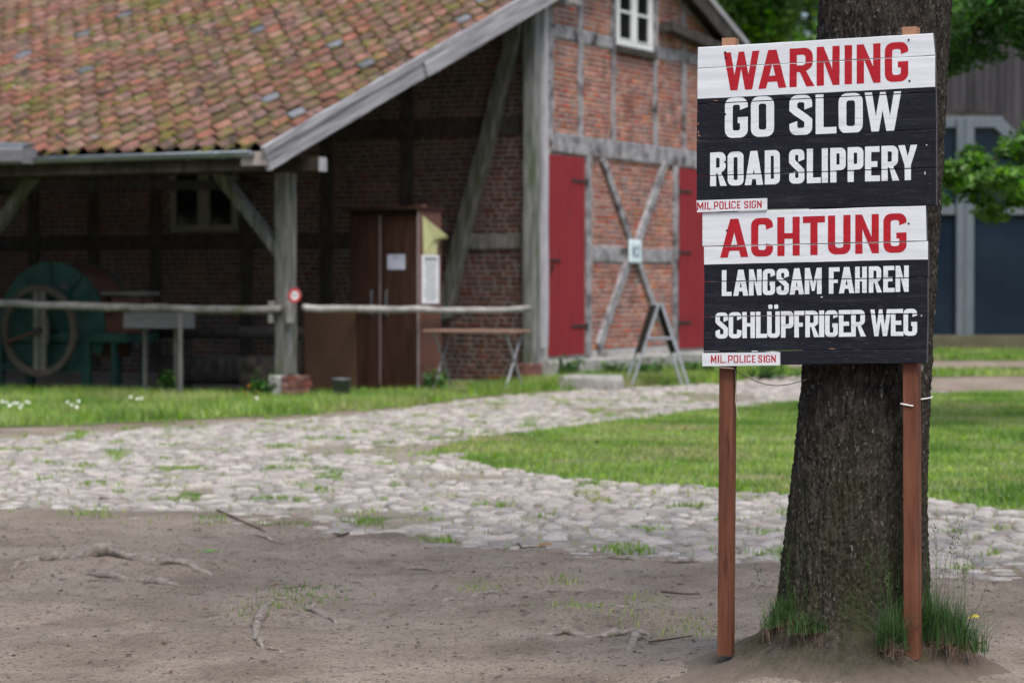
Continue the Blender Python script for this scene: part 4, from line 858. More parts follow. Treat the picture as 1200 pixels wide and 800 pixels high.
mb = MB(); mb.box((VL / 2, UE + .1, zz(UE) / 2), (-VL, .2, zz(UE))); mb.box((VL - .1, UE / 2, 1.45), (.2, UE + .4, 2.9)); mb.build('rear_wall', m_brickd, barn)
# timber layout ------------------------------------------------ gable plane (u, z), all measured on it
def gz(px, py): return gv(px, py)
timb = []                                       # (u0,z0,u1,z1,w,bow)
def gt(pa, pb, w, bow=0, name='timber', mat=None, pr=.035, seed=None):
    a = gz(*pa); b = gz(*pb); timb.append((a, b, w)); s_ = len(timb)
    mb = MB(); mb.beam((pr - .05, a[0], a[1]), (pr - .05, b[0], b[1]), w, .10, (0, 1, 0) if abs(b[1] - a[1]) > abs(b[0] - a[0]) else (0, 0, 1), .007, 9, .012, s_, bow=bow)
    return mb.build(name, mat or m_timber, barn)
gt((645, 166), (832, 190), .29, pr=.05)                          # storey beam, several pieces long
gt((643, 35), (700, 47), .20); gt((699, 48), (838, 74.5), .19, pr=.038)
for px, y0, y1, w in ((643.5, -30, 160, .17), (678.5, -40, 168, .16), (717, 50, 172, .14), (766.5, -40, 178, .15), (800, -40, 182, .15)):
    a = gz(px, y0)[0]; a = gz(px, 110)[0]; mb = MB(); zt_ = min(zz(a) - .02, 6.6); mb.beam((-.01, a, 3.52), (-.01, a, zt_), w, .10, (0, 1, 0), .007, 9, .012, int(px)); mb.build('post', m_timber, barn); timb.append(((a, 3.4), (a, zt_), w))
def vpost(px, z0, z1, w, pr=.0, mat=None):
    a = gz(px, 300)[0]; mb = MB(); mb.beam((pr, a, z0), (pr, a, z1), w, .11, (0, 1, 0), .006, 9, .012, int(px)); mb.build('post', mat or m_timber, barn); timb.append(((a, z0), (a, z1), w)); return a
vpost(687.8, .36, 3.36, .17); vpost(789.5, .36, 3.36, .17); ul = gz(825.5, 300)[0]
mb = MB(); mb.beam((.0, 13.25, .36), (.0, 13.25, 3.36), .2, .11, (0, 1, 0), .006, 9, .012, 77); mb.build('post', m_timber, barn)
gt((693, 297.5), (737, 298.5), .24, pr=.032); gt((746, 299), (786, 300), .22, pr=.034)
gt((703, 184), (738.5, 286), .15, pr=.06); gt((777, 192), (743, 288), .17, pr=.065); gt((734.5, 305), (699, 406), .18, pr=.062); gt((745, 306), (769, 372), .16, pr=.066); gt((738.5, 286), (745, 306), .16, pr=.058)
# plinth of the gable: rough plaster band, stone ledge and bricks below
mb = MB(); mb.beam((-.02, UW + 1.55, .42), (-.02, 11.7, .42), .16, .12, (0, 1, 0), .012, 12, .02, 5); mb.build('sill_beam', M('rough_sill', [(.13, .125, .12), (.24, .235, .23)], 6, rough=.95, bump=.9, bscale=20, bdist=.02), barn)
mb = MB(); mb.beam((.02, UW - .05, .17), (.02, UE, .17), .34, .28, (1, 0, 0), .015, 20, .03, 6); mb.build('plinth', m_stone, barn)
# window high in the gable
wa, wb = gz(720.5, 50)[0], gz(762, 58)[0]; wz = gz(741, 57)[1]; wzt = wz + 1.15
exg = [(6.85, 8.3, 0.3, 3.4), (11.72, 13.2, .3, 3.4), (wa - .02, wb + .02, wz - .1, wzt + .1)]
wf = MB(); wt = .075; d = .07
for (a, b, c, e_) in ((wa, wa + wt, wz, wzt), (wb - wt, wb, wz, wzt), ((wa + wb) / 2 - .06, (wa + wb) / 2 + .06, wz + .082, wzt - .082)): wf.box((.015, (a + b) / 2, (c + e_) / 2), (d, b - a, e_ - c), ch=.008)
for (c, e_) in ((wz, wz + .08), (wzt - .08, wzt)): wf.box((.015, (wa + wb) / 2, (c + e_) / 2), (d, wb - wa - 2 * wt - .002, e_ - c), ch=.008)
win = wf.build('window', m_winw, barn)
for s_ in (0, 1):
    a = wa + wt + .002 if s_ == 0 else (wa + wb) / 2 + .062; b = (wa + wb) / 2 - .062 if s_ == 0 else wb - wt - .002
    sash = MB()
    for (p, q_, c, e_) in ((a, a + .045, wz + .083, wzt - .083), (b - .045, b, wz + .083, wzt - .083)): sash.box((.012, (p + q_) / 2, (c + e_) / 2), (.04, q_ - p, e_ - c))
    for zc_ in (wz + .105, wz + .54, wzt - .105): sash.box((.010, (a + b) / 2, zc_), (.034, b - a - .092, .04))
    sash.build('sash', m_winw, win)
    pn = MB(); pn.box((.004, (a + b) / 2, (wz + wzt) / 2), (.006, b - a - .1, wzt - wz - .22)); pn.build('pane', m_glass, win)
mb = MB(); mb.beam((.045, wa - .04, wz - .07), (.045, wb + .04, wz - .07), .12, .13, (0, 0, 1), .006, 6, .015, 9); mb.build('window_sill', m_timberd, barn)
# red plank doors
def door(u0, u1, z0, z1, hinge_right, hz, latch, label):
    n = 8; w = (u1 - u0) / n; dr = MB(); dr.box((-.012, (u0 + u1) / 2, (z0 + z1) / 2), (.03, u1 - u0 - .02, z1 - z0 - .02)); dr = dr.build('door', m_red, barn); dr['label'] = label
    for k in range(n):
        b_ = MB(); b_.box((.022 + R.uniform(0, .003), u0 + (k + .5) * w, (z0 + z1) / 2 + R.uniform(-.006, .006)), (.028, w - .014, z1 - z0), ch=.006); b_.build('plank', m_red, dr)
    for h in hz:
        b_ = MB()
        if hinge_right: b_.box((.045, u1 - .22, h), (.010, .52, .045), ch=.003); b_.tube([(.055, u1 + .045, h - .05), (.055, u1 + .045, h + .05)], .02, 8)
        else: b_.box((.045, u0 + .22, h), (.010, .52, .045), ch=.003); b_.tube([(.055, u0 - .045, h - .05), (.055, u0 - .045, h + .05)], .02, 8)
        b_.build('hinge', m_iron, dr)
    if latch: 
        b_ = MB(); b_.box((.050, u0 + .17, 1.78), (.015, .34, .035), ch=.003); b_.tube([(.08, u0 + .02, 1.72), (.05, u0 + .02, 1.60)], .018, 6); b_.build('latch', m_iron, dr)
d0 = gz(641.5, 300)[0]; d1_ = gz(683.2, 300)[0]
door(d0, d1_, .37, 3.33, True, (2.97, .80), True, 'tall red plank door next to the corner post')
door(gz(794, 300)[0], 13.12, .37, 3.33, False, (2.95, 1.95, .80), False, 'red plank door farther along the gable, half hidden by the sign')
# corner post, with the pale strip of the gable post beside it
mb = MB(); mb.beam((-.075, UW - .09, .28), (-.075, UW - .09, 5.75), .215, .2, (1, 0, 0), .008, 16, .02, 12); mb.build('corner_post', M('mossy_corner_post', [(.085, .09, .085), (.16, .165, .16), (.25, .252, .25)], 4, (4, 4, .5), .85, .7, 14, .008, spots=[((.06, .085, .035), 1.6, .54, .68)]), barn)
mb = MB(); mb.beam((.055, UW + .05, .5), (.055, UW + .05, 5.6), .10, .10, (0, 1, 0), .005, 12, .01, 14); mb.build('post', M('whitewashed_post', [(.30, .295, .32), (.44, .43, .46)], 6, (4, 4, .6), rough=.85, bump=.3), barn)
mb = MB(); mb.box((-.08, UW - .12, .14), (.30, .34, .28), ch=.02); mb.build('corner_plinth', m_brickp, barn)
# timbers of the long wall
def wt_(a, b, w, pr=.04, bow=0, mat=None, nm='timber', seed=0):
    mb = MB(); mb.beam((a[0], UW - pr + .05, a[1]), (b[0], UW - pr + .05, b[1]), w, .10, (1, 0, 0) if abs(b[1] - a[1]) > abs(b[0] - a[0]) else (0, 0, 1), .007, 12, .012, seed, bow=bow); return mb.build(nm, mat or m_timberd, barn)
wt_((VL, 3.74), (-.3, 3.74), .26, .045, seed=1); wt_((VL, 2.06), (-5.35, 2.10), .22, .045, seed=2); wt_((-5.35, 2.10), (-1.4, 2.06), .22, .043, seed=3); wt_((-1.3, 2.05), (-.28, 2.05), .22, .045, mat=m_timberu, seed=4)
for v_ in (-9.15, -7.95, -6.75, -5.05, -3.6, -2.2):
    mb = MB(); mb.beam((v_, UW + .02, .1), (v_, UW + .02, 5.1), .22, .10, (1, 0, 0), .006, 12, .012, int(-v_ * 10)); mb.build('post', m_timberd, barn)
bp_ = [gu(606, 22, UW - .15), gu(598, 60, UW - .15), gu(585, 105, UW - .15), gu(571, 160, UW - .15), gu(556, 215, UW - .15), gu(541, 275, UW - .15), gu(529, 330, UW - .15), gu(519, 375, UW - .15)]
mb = MB()
for i in range(len(bp_)): pass
Pb = [(p[0], UW - .13, p[1]) for p in bp_]
rings = []; rr = random.Random(4); vs = []; fs = []
for i, p in enumerate(Pb):
    for x_, y_ in ((-.12, -.07), (.10, -.08), (.12, -.06), (.12, .08), (-.12, .08)): vs.append((p[0] + x_ + rr.uniform(-.008, .008), p[1] + y_, p[2] + x_ * .28))
for i in range(len(Pb) - 1):
    for k in range(5): fs.append([i * 5 + k, i * 5 + (k + 1) % 5, (i + 1) * 5 + (k + 1) % 5, (i + 1) * 5 + k])
fs += [[0, 1, 2, 3, 4], [(len(Pb) - 1) * 5 + k for k in (4, 3, 2, 1, 0)]]
mb.add(vs, fs); mb.build('brace', m_timberu, barn)
# window of the long wall, white sashes gone cream
a0, a1 = gu(203.5, 240, UW)[0], gu(280, 240, UW)[0]; b0 = gu(240, 270, UW)[1]; b1 = 3.35
fm = MB()
for (a, b) in ((a0, a0 + .08), (a1 - .08, a1), ((a0 + a1) / 2 - .10, (a0 + a1) / 2 + .10)): fm.box(((a + b) / 2, UW - .05, (b0 + b1) / 2), (b - a, .09, b1 - b0), ch=.006)
for c in (b0 + .04, b1 - .04):
    for (a, b) in ((a0 + .082, (a0 + a1) / 2 - .102), ((a0 + a1) / 2 + .102, a1 - .082)): fm.box(((a + b) / 2, UW - .05, c), (b - a, .085, .08), ch=.006)
w2 = fm.build('window', m_wing, barn); w2['label'] = 'cream framed window in the dark wall under the roof'
for (a, b) in ((a0 + .082, (a0 + a1) / 2 - .102), ((a0 + a1) / 2 + .102, a1 - .082)):
    s2 = MB(); s2.box(((a + b) / 2, UW - .05, b0 + .65), (b - a, .05, .035)); s2.build('sash', m_wing, w2); s2 = MB(); s2.box(((a + b) / 2, UW - .03, (b0 + b1) / 2), (b - a, .01, b1 - b0 - .16)); s2.build('pane', m_glass, w2)
# bricks ------------------------------------------------------
def brick_mesh(seed, mat):
    rr = random.Random(seed); mb = MB(); c = .005; vs = []
    for dy, s_ in ((0, 0), (-.007, 0), (-.011, c)):
        for x, z in ((-1, -1), (1, -1), (1, 1), (-1, 1)): vs.append((x * (.5 - s_ * 4) + rr.uniform(-.012, .012), dy + (rr.uniform(-.003, .003) if s_ else 0), z * (.5 - s_ * 12) + rr.uniform(-.03, .03)))
    mb.add(vs, [[0, 1, 5, 4], [1, 2, 6, 5], [2, 3, 7, 6], [3, 0, 4, 7], [4, 5, 9, 8], [5, 6, 10, 9], [6, 7, 11, 10], [7, 4, 8, 11], [8, 9, 10, 11]]); return mb
BMB = [brick_mesh(s_, None) for s_ in range(6)]
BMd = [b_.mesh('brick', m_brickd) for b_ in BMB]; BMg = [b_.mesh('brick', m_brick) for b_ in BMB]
def courses(a0_, a1_, z0_, ztopf, excl, seed):
    rr = random.Random(seed); out = []; z = z0_; k = 0
    while z < 6.7:
        a = a0_ - rr.uniform(0, .25); k += 1; head = k % 2 == 0
        while a < a1_:
            L_ = .115 if (head and rr.random() < .75) or rr.random() < .08 else .235
            c = a + L_ / 2
            if a > a0_ - .05 and a + L_ < a1_ + .03 and z + .05 < ztopf(c) and not any(e0 - .01 < c < e1 + .01 and f0 < z < f1 for e0, e1, f0, f1 in excl): out.append((c, z, L_ - .012, .050 + rr.uniform(-.004, .003)))
            a += L_ + .013
        z += .0765
    return out
lw = courses(-10.6, -.03, .06, lambda c: (5.4 if c > -4.2 else 3.5), [(a0 - .02, a1 + .02, b0 - .03, b1)], 3)
gw = courses(UW + .02, UE, .47, lambda c: zz(c) - .05, exg, 4)
def lay(lst, place, meshes, mat, nparts, keyf, name):
    idx = sorted(range(len(lst)), key=lambda i: keyf(lst[i]))[:nparts]; top = set(idx); V_ = []; Q_ = []; b = 0
    fcs = [np.array(m_.f) for m_ in BMB]; vss = [np.array(m_.v) for m_ in BMB]
    for i, (c, z, L_, H_) in enumerate(lst):
        rr = random.Random(i); dy = rr.uniform(-.003, .004)
        if i in top:
            o = obj('brick', meshes[i % 6], barn); place(o, c, z, dy); o.scale = (L_, 1, H_)
        else:
            v = vss[i % 6] * np.array([L_, 1, H_]); V_.append(place(None, c, z, dy, v)); Q_.append(fcs[i % 6] + b); b += 12
    o = obj(name, mesh_np(name, np.concatenate(V_), np.concatenate(Q_), mat), barn); tag(o, kind='stuff')
def pl(o, c, z, dy, v=None):
    if o: o.location = (c, UW + dy, z)
    else: return v + np.array([c, UW + dy, z])
def pg(o, c, z, dy, v=None):
    if o: o.location = (-dy, c, z); o.rotation_euler = (0, 0, math.pi / 2)
    else: return np.stack([-v[:, 1] - dy, v[:, 0] + c, v[:, 2] + z], 1)
# the largest in the picture: right end of the long wall above the table, and the gable
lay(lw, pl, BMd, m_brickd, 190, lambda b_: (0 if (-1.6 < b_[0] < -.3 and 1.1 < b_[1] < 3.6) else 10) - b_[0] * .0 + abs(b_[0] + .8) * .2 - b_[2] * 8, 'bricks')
lay(gw, pg, BMg, m_brick, 110, lambda b_: (0 if (8.4 < b_[0] < 11.6 and .5 < b_[1] < 3.3) else 10) + b_[0] * .1 - b_[2] * 8, 'bricks')
# ---- roof
mb = MB(); vR = .30; th = .09
def slab(u0, u1, off, t_, v0, v1): 
    z0, z1 = ZR(u0) + off, ZR(u1) + off; mb.add([(v0, u0, z0), (v1, u0, z0), (v1, u1, z1), (v0, u1, z1), (v0, u0, z0 - t_), (v1, u0, z0 - t_), (v1, u1, z1 - t_), (v0, u1, z1 - t_)], [[0, 1, 2, 3], [7, 6, 5, 4], [0, 4, 5, 1], [1, 5, 6, 2], [2, 6, 7, 3], [3, 7, 4, 0]])
slab(-1.02, RIDGE - .001, -.05, .05, VL, vR - .05); slab(RIDGE + .001, UE + .5, -.05, .05, VL, vR - .05); mb.build('roof_boarding', m_timberd, barn)
for v_ in np.arange(-12.2, .1, .95):
    r_ = MB(); v_ = float(v_); r_.beam((v_, -.9, ZT(-.9) - .17), (v_, UW, ZT(UW) - .17), .11, .13, (1, 0, 0), .004, 3, .01, int(v_ * 10)); r_.build('rafter', m_timberd, barn)
# pantiles
PITCHR = math.atan(.362); cw = .280; ex = .385
def tile_mb(seed):
    rr = random.Random(seed); n = 11; vs = []; tw = rr.uniform(-.006, .006)
    for j, (yy, lift) in enumerate(((0, .024), (0, .024), (.24, .012), (.455, .0))):
        for k in range(n):
            x = -.012 + .306 * k / (n - 1); ph = x / .280
            zc_ = .062 * max(-.22, math.cos(2 * math.pi * (ph - .70))) + (.010 if ph > .95 else 0)
            z = zc_ + lift + tw * (ph - .5) - (.014 if j == 0 else 0); vs.append((x, yy + (0.004 if j == 0 else 0), z))
    fs = [[j * n + k, j * n + k + 1, (j + 1) * n + k + 1, (j + 1) * n + k] for j in range(3) for k in range(n - 1)]
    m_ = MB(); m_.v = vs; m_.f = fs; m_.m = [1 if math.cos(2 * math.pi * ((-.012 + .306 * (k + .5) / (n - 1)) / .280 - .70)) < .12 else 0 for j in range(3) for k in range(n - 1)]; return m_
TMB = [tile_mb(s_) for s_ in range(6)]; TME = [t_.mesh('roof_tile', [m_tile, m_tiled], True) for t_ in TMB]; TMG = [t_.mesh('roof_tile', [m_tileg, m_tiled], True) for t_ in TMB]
sd = Vector((0, math.cos(PITCHR), math.sin(PITCHR))); nd = Vector((0, -math.sin(PITCHR), math.cos(PITCHR)))
RM = np.array([[1, 0, 0], [0, sd.y, nd.y], [0, sd.z, nd.z]])
rows = int((RIDGE + 1.04) / math.cos(PITCHR) / ex) + 1; colsn = int((vR - .02 - VL) / cw)
tl = []
for r_ in range(rows):
    for c in range(colsn):
        x = vR - .06 - (c + 1) * cw; s_ = r_ * ex; p = Vector((x, -1.06, ZT(-1.06))) + sd * s_
        px = O + E1 * p.x + D1 * p.y; q_ = px.y; tl.append((r_, c, p))
big = sorted(range(len(tl)), key=lambda i: tl[i][0] * 1.0 + (0 if -400 < 0 else 0) + (tl[i][1] > 16) * 60)[:300]; bigs = set(big)
Mi = {0: [], 1: []}; Vv = {0: [], 1: []}; Ff = {0: [], 1: []}; cb = [0, 0]
for i, (r_, c, p) in enumerate(tl):
    rr = random.Random(i * 7 + 1); g_ = 1 if rr.random() < .025 else 0; k = i % 6; dz = rr.uniform(-.004, .007); yaw = rr.gauss(0, .018); dx = rr.gauss(0, .004); dsl = rr.gauss(0, .010)
    sagz = .018 * float(noise3(p.x * .55, r_ * .22, 3.3)) + .02 * float(noise3(p.x * 1.7, r_ * .5, 7.3)) * .5; dz += sagz; dsl += .02 * float(noise3(p.x * .7, r_ * .3, 11.)); q_ = p + sd * dsl + nd * dz + Vector((dx, 0, 0))
    if i in bigs:
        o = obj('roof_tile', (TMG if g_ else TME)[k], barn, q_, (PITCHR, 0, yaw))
    else:
        v = np.array(TMB[k].v); cy, sy = math.cos(yaw), math.sin(yaw); v = np.stack([v[:, 0] * cy - v[:, 1] * sy, v[:, 0] * sy + v[:, 1] * cy, v[:, 2]], 1)
        Vv[g_].append(v @ RM.T + np.array(q_)); Mi[g_] += TMB[k].m; Ff[g_].append(np.array(TMB[k].f) + cb[g_]); cb[g_] += len(v)
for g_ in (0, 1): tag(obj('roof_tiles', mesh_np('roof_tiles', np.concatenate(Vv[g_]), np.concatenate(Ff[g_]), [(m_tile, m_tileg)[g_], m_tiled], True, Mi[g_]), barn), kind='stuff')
# far slope of the roof, never facing this way
mb = MB(); mb.add([(VL, RIDGE, ZT(RIDGE) + .03), (vR - .05, RIDGE, ZT(RIDGE) + .03), (vR - .05, UE + .52, ZR(UE + .52) + .03), (VL, UE + .52, ZR(UE + .52) + .03)], [[0, 1, 2, 3]]); mb.build('far_roof_slope', m_tile, barn)
mb = MB(); mb.tube([(VL, RIDGE, ZT(RIDGE) + .02), (vR, RIDGE, ZT(RIDGE) + .02)], .13, 10); mb.build('ridge_tiles', m_tile, barn)
# moss cushions in the troughs
bm = bmesh.new(); bmesh.ops.create_icosphere(bm, subdivisions=1, radius=1); iv = np.array([v.co[:] for v in bm.verts]); it = np.array([[v.index for v in f.verts] for f in bm.faces]); bm.free()
vm = []; fm_ = []; b = 0; cnt = 0; n = 0
while cnt < 9500 and n < 120000:
    n += 1; s_ = RS.uniform(0, 11.2); x = vR - .34 - RS.uniform(0, 12.1)
    f_ = float(fbm(x * .45, s_ * .35, 5.5, 3)); dens = .20 + 2.3 * max(0, f_ - .05) + .05 * s_ * (f_ > -.1)
    if RS.rand() > dens: continue
    c = round((vR - .06 - x) / cw) * cw; xx = vR - .06 - c + RS.normal(0, .05) + .075; s2_ = round(s_ / ex) * ex + RS.normal(0, .05) - .01; sz = RS.uniform(.018, .062) * (1 + .4 * (f_ > .3))
    p = np.array(Vector((xx, -1.06, ZT(-1.06))) + sd * s2_ + nd * .018); v = iv * np.array([sz, sz * 1.5, sz * .45]) * (1 + .25 * RS.randn(12, 1))
    vm.append(v @ RM.T + p); fm_.append(it + b); b += 12; cnt += 1
tag(obj('roof_moss', mesh_np('roof_moss', np.concatenate(vm), np.concatenate(fm_), m_moss, True), barn), kind='stuff')
# verge boards
def vb(u0, u1, o0, o1, h, t_, x, name, mat, seed):
    m_ = MB(); n = 16; rr = random.Random(seed); vs = []
    for k in range(n + 1):
        u = (u1 - u0) * k / n; z = o0 + (o1 - o0) * k / n
        for dx, dz in ((-t_ / 2, 0), (t_ / 2, 0), (t_ / 2 + .002, -h), (-t_ / 2, -h)): vs.append((x + dx + rr.uniform(-.002, .002), u * 1.0635, z + dz + rr.uniform(-.005, .005)))
    fs = [[k * 4 + j, k * 4 + (j + 1) % 4, k * 4 + 4 + (j + 1) % 4, k * 4 + 4 + j] for k in range(n) for j in range(4)] + [[3, 2, 1, 0], [n * 4 + j for j in range(4)]]
    m_.add(vs, fs); sl_ = math.atan2(ZR(u1) - ZR(u0), u1 - u0); return m_.build(name, mat, barn, False, (0, u0, ZR(u0)), (sl_, 0, 0))
vb(-1.15, 2.72, -.03, -.02, .215, .045, vR + .01, 'verge_board', m_verge, 1); vb(2.6, RIDGE, -.035, -.035, .195, .04, vR + .055, 'verge_board', m_verge, 2)
vb(-1.2, RIDGE, .06, .06, .085, .05, vR + .03, 'verge_board', m_verge, 3)
vb(RIDGE, UE + .55, -.03, -.03, .26, .045, vR + .01, 'verge_board', m_timberd, 4); vb(RIDGE, UE + .55, .08, .08, .10, .05, vR + .04, 'verge_board', m_verge, 5)
for u_, pr in ((7.0, .5), (13.3, .45)):
    b_ = MB(); b_.beam((-.5, u_, ZR(u_) - .36), (pr - .02, u_, ZR(u_) - .36), .16, .16, (0, 1, 0), .004, 3, .012, 3); b_.build('purlin', m_timber, barn)
mb = MB(); mb.beam((.18, 10.9, 5.55), (.18, UE + .45, ZR(UE + .45) - .20), .22, .16, (1, 0, 0), .004, 4, .012, 8); mb.build('rafter', m_timberd, barn)
mb = MB(); mb.box((.15, -1.12, ZT(-1.12) - .10), (.34, .04, .16), ch=.004); mb.build('eave_board', M('pale_end_board', [(.28, .23, .20), (.36, .31, .28)], 5), barn)
# gutter
gt_ = MB(); n = 10; vs = []; ug = -1.16; zg = 2.945; v0, v1 = -4.62, .17
xs_ = np.linspace(v0, v1, 14)
for x in xs_:
    for ri_ in (.068, .063):
        for k in range(n): a = math.pi + math.pi * k / (n - 1); vs.append((x, ug + ri_ * math.cos(a), zg + .02 + ri_ * math.sin(a) - .002 * math.sin((x - v0) * 1.3)))
fs = []
for i in range(13):
    for k in range(n - 1):
        a = i * 2 * n + k; fs.append([a, a + 1, a + 2 * n + 1, a + 2 * n]); a += n; fs.append([a, a + 2 * n, a + 2 * n + 1, a + 1])
    a = i * 2 * n; fs.append([a, a + 2 * n, a + 3 * n, a + n]); fs.append([a + n - 1, a + 2 * n - 1, a + 4 * n - 1, a + 3 * n - 1])
for e0 in (0, 13 * 2 * n): fs.append([e0 + k for k in range(n)] )
gt_.add(vs, fs); gut = gt_.build('gutter', m_zinc, barn, True)
m_ = MB(); m_.tube([(v0, ug - .07, zg + .022), (v1, ug - .07, zg + .022)], .011, 8); m_.build('gutter_lip', m_zinc, gut, True)
for v_ in (-4.2, -3.05, -1.9, -.75, -.25):
    m_ = MB(); m_.tube([(v_, ug + .09, zg + .03)] + [(v_, ug + .074 * math.cos(a), zg + .018 + .074 * math.sin(a)) for a in np.linspace(0, -math.pi, 8)] + [(v_, ug - .075, zg + .04)], .006, 5); m_.build('bracket', m_zinc, gut)
# plate, posts and braces of the open shed
mb = MB(); mb.beam((VL, -.02, 2.86), (.42, -.02, 2.86), .19, .17, (0, 1, 0), .005, 20, .012, 20); mb.m[-1] = 1; mb.build('eave_plate', [m_plate, m_timber], barn)
mb = MB(); mb.beam((VL, -.92, 2.84), (.2, -.92, 2.84), .05, .16, (0, 1, 0), .003, 20, .008, 21); mb.build('fascia', m_timberd, barn)
for i, v_ in enumerate((-.12, -4.92, -9.8)):
    m_ = MB(); m_.beam((v_, 0, .33), (v_, 0, 2.77), .19, .22, (1, 0, 0), .006, 14, .014, 30 + i); pst = m_.build('shed_post', m_timberu, barn)
    m_ = MB(); m_.beam((v_ - .07, 0, 1.80), (v_ - .98, 0, 2.80), .15, .13, (0, 1, 0), .005, 6, .012, 40 + i); m_.build('brace', m_timberu, barn)
    m_ = MB(); m_.beam((v_ + .07, 0, 1.80), (v_ + .98, 0, 2.80), .15, .13, (0, 1, 0), .005, 6, .012, 50 + i)
    if i: m_.build('brace', m_timberu, barn)
    if i:
        b_ = MB(); b_.beam((v_, .1, 2.72), (v_, UW, 2.95), .15, .15, (1, 0, 0), .004, 4, .012, 60 + i); b_.build('tie_beam', m_timberd, barn)
# brick and stone pier under the corner post
pier = MB(); pier.box((-.16, 0.02, .16), (.26, .36, .32), ch=.03); pier = pier.build('pier', m_stone, barn)
for r_ in range(4):
    for c in range(2):
        b_ = MB(); L_ = .135 if (r_ + c) % 2 else .11
        b_.box((.085, -.245 + .0, .045 + r_ * .078), (.0, 0, 0)); b_ = MB(); b_.box((-.025 + c * .10, -.15, .045 + r_ * .078), (.092, .08, .066), ch=.006); b_.build('brick', m_brickp, pier)
        b_ = MB(); b_.box((.075, -.02 + c * .16 - (.05 if r_ % 2 else 0), .045 + r_ * .078), (.09, .15, .066), ch=.006); b_.build('brick', m_brickp, pier)
# lower roof end that pokes in at the far left
q_ = hit(31, 180, O - D1 * 1.35, D1) - O; vq, zq = q_.dot(E1), q_.z
aw = empty('porch_roof', O, -ANG, 'grey boarded roof edge jutting in at the far left under the tiles', 'porch roof')
mb = MB(); mb.beam((vq - 2.6, -1.30, zq + .0), (vq, -1.30, zq - .02), .30, .20, (0, 1, 0), .004, 4, .03, 3); mb.m = [0] * len(mb.m); mb.build('eave_box', m_greyb, aw)
mb = MB(); mb.add([(vq - 2.6, -1.42, zq + .16), (vq + .0, -1.42, zq + .07), (vq + .0, -1.18, zq + .10), (vq - 2.6, -1.18, zq + .20), (vq - 2.6, -1.42, zq + .22), (vq + .02, -1.42, zq + .11), (vq + .02, -1.18, zq + .13), (vq - 2.6, -1.18, zq + .25)], [[0, 1, 2, 3], [7, 6, 5, 4], [0, 4, 5, 1], [1, 5, 6, 2], [2, 6, 7, 3], [3, 7, 4, 0]]); mb.build('roof_sheet', m_zinc, aw)

# ================================================================ THINGS IN AND BEFORE THE BARN
def bthing(name, label, cat, loc=(0, 0, 0), rz=0, group=None):
    w = O + E1 * loc[0] + D1 * loc[1]; return empty(name, (w.x, w.y, loc[2]), -ANG + rz, label, cat, group)
# rails
def rail(p0, p1, r_, seed, label, sag=.03):
    rr = random.Random(seed); P = []; p0, p1 = Vector(p0), Vector(p1); n = 18; z = 0
    for i in range(n + 1):
        t = i / n; z = .7 * z + rr.uniform(-.012, .012); P.append(p0.lerp(p1, t) + Vector((0, rr.uniform(-.008, .008), z - sag * math.sin(math.pi * t))))
    mb = MB(); mb.tube([O + E1 * p.x + D1 * p.y + Vector((0, 0, p.z)) for p in P], [r_ * rr.uniform(.9, 1.08) for _ in P], 9, True, 0, 1, .05, seed); return tag(mb.build('log_rail', m_log if seed == 1 else m_log2, None, True), label, 'rail', 'barked log rails closing off the shed')
a = gu(-25, 354, -.15); b = gu(330, 361.5, -.15)
rail((a[0], -.16, a[1]), (b[0], -.16, b[1]), .050, 1, 'long log rail left of the shed corner post, in front of the green machine')
a = gv(353, 361.5, .02); b = gv(619, 362, .02)
rail((.03, a[0] + .05, a[1]), (.03, b[0], b[1]), .044, 2, 'log rail from the shed corner post back to the barn corner, passing the cabinet', .02)
for v_, lb in ((-.235, 'small upright wood block fixed left of the corner post behind the rail end'), (.0, 'small upright wood block fixed right of the corner post at the rail end')):
    b_ = MB(); b_.box((0, 0, 0), (.06, .10, .27), ch=.008); o = b_.build('rail_block', m_log); w = B2W(v_ + (.02 if v_ > -.1 else 0), -.13, 1.08); o.location = w; o.rotation_euler = (0, 0, -ANG); tag(o, lb, 'wood block')
# round no-smoking sign
cpt = hit(345.5, 346, O - D1 * .125, D1); rs_ = empty('round_sign', cpt, -ANG, 'small round white sign with a red ring on the shed corner post', 'sign')
def disc(r0, r1, y, mat, name, par, n=28):
    mb = MB(); 
    if r0 == 0: mb.tube([(0, y, 0), (0, y - .003, 0)], r1, n)
    else:
        vs = []; fs = []
        for yy in (y, y - .003):
            for r_ in (r0, r1):
                for k in range(n): a_ = 2 * math.pi * k / n; vs.append((r_ * math.cos(a_), yy, r_ * math.sin(a_)))
        for k in range(n):
            j = (k + 1) % n; fs += [[2 * n + k, 2 * n + j, 3 * n + j, 3 * n + k], [n + k, n + j, 3 * n + j, 3 * n + k], [k, j, 2 * n + j, 2 * n + k]]
        mb.add(vs, fs)
    return mb.build(name, mat, par)
disc(0, .087, 0, m_signwhite, 'plate', rs_); disc(.058, .087, -.0035, m_redring, 'ring', rs_)
mb = MB(); mb.box((-.004, -.0055, 0), (.065, .002, .013), M=Matrix.Rotation(.0, 3, 'Y')); mb.box((-.03, -.0058, .022), (.010, .002, .02)); mb.build('cigarette_mark', m_ink, rs_)
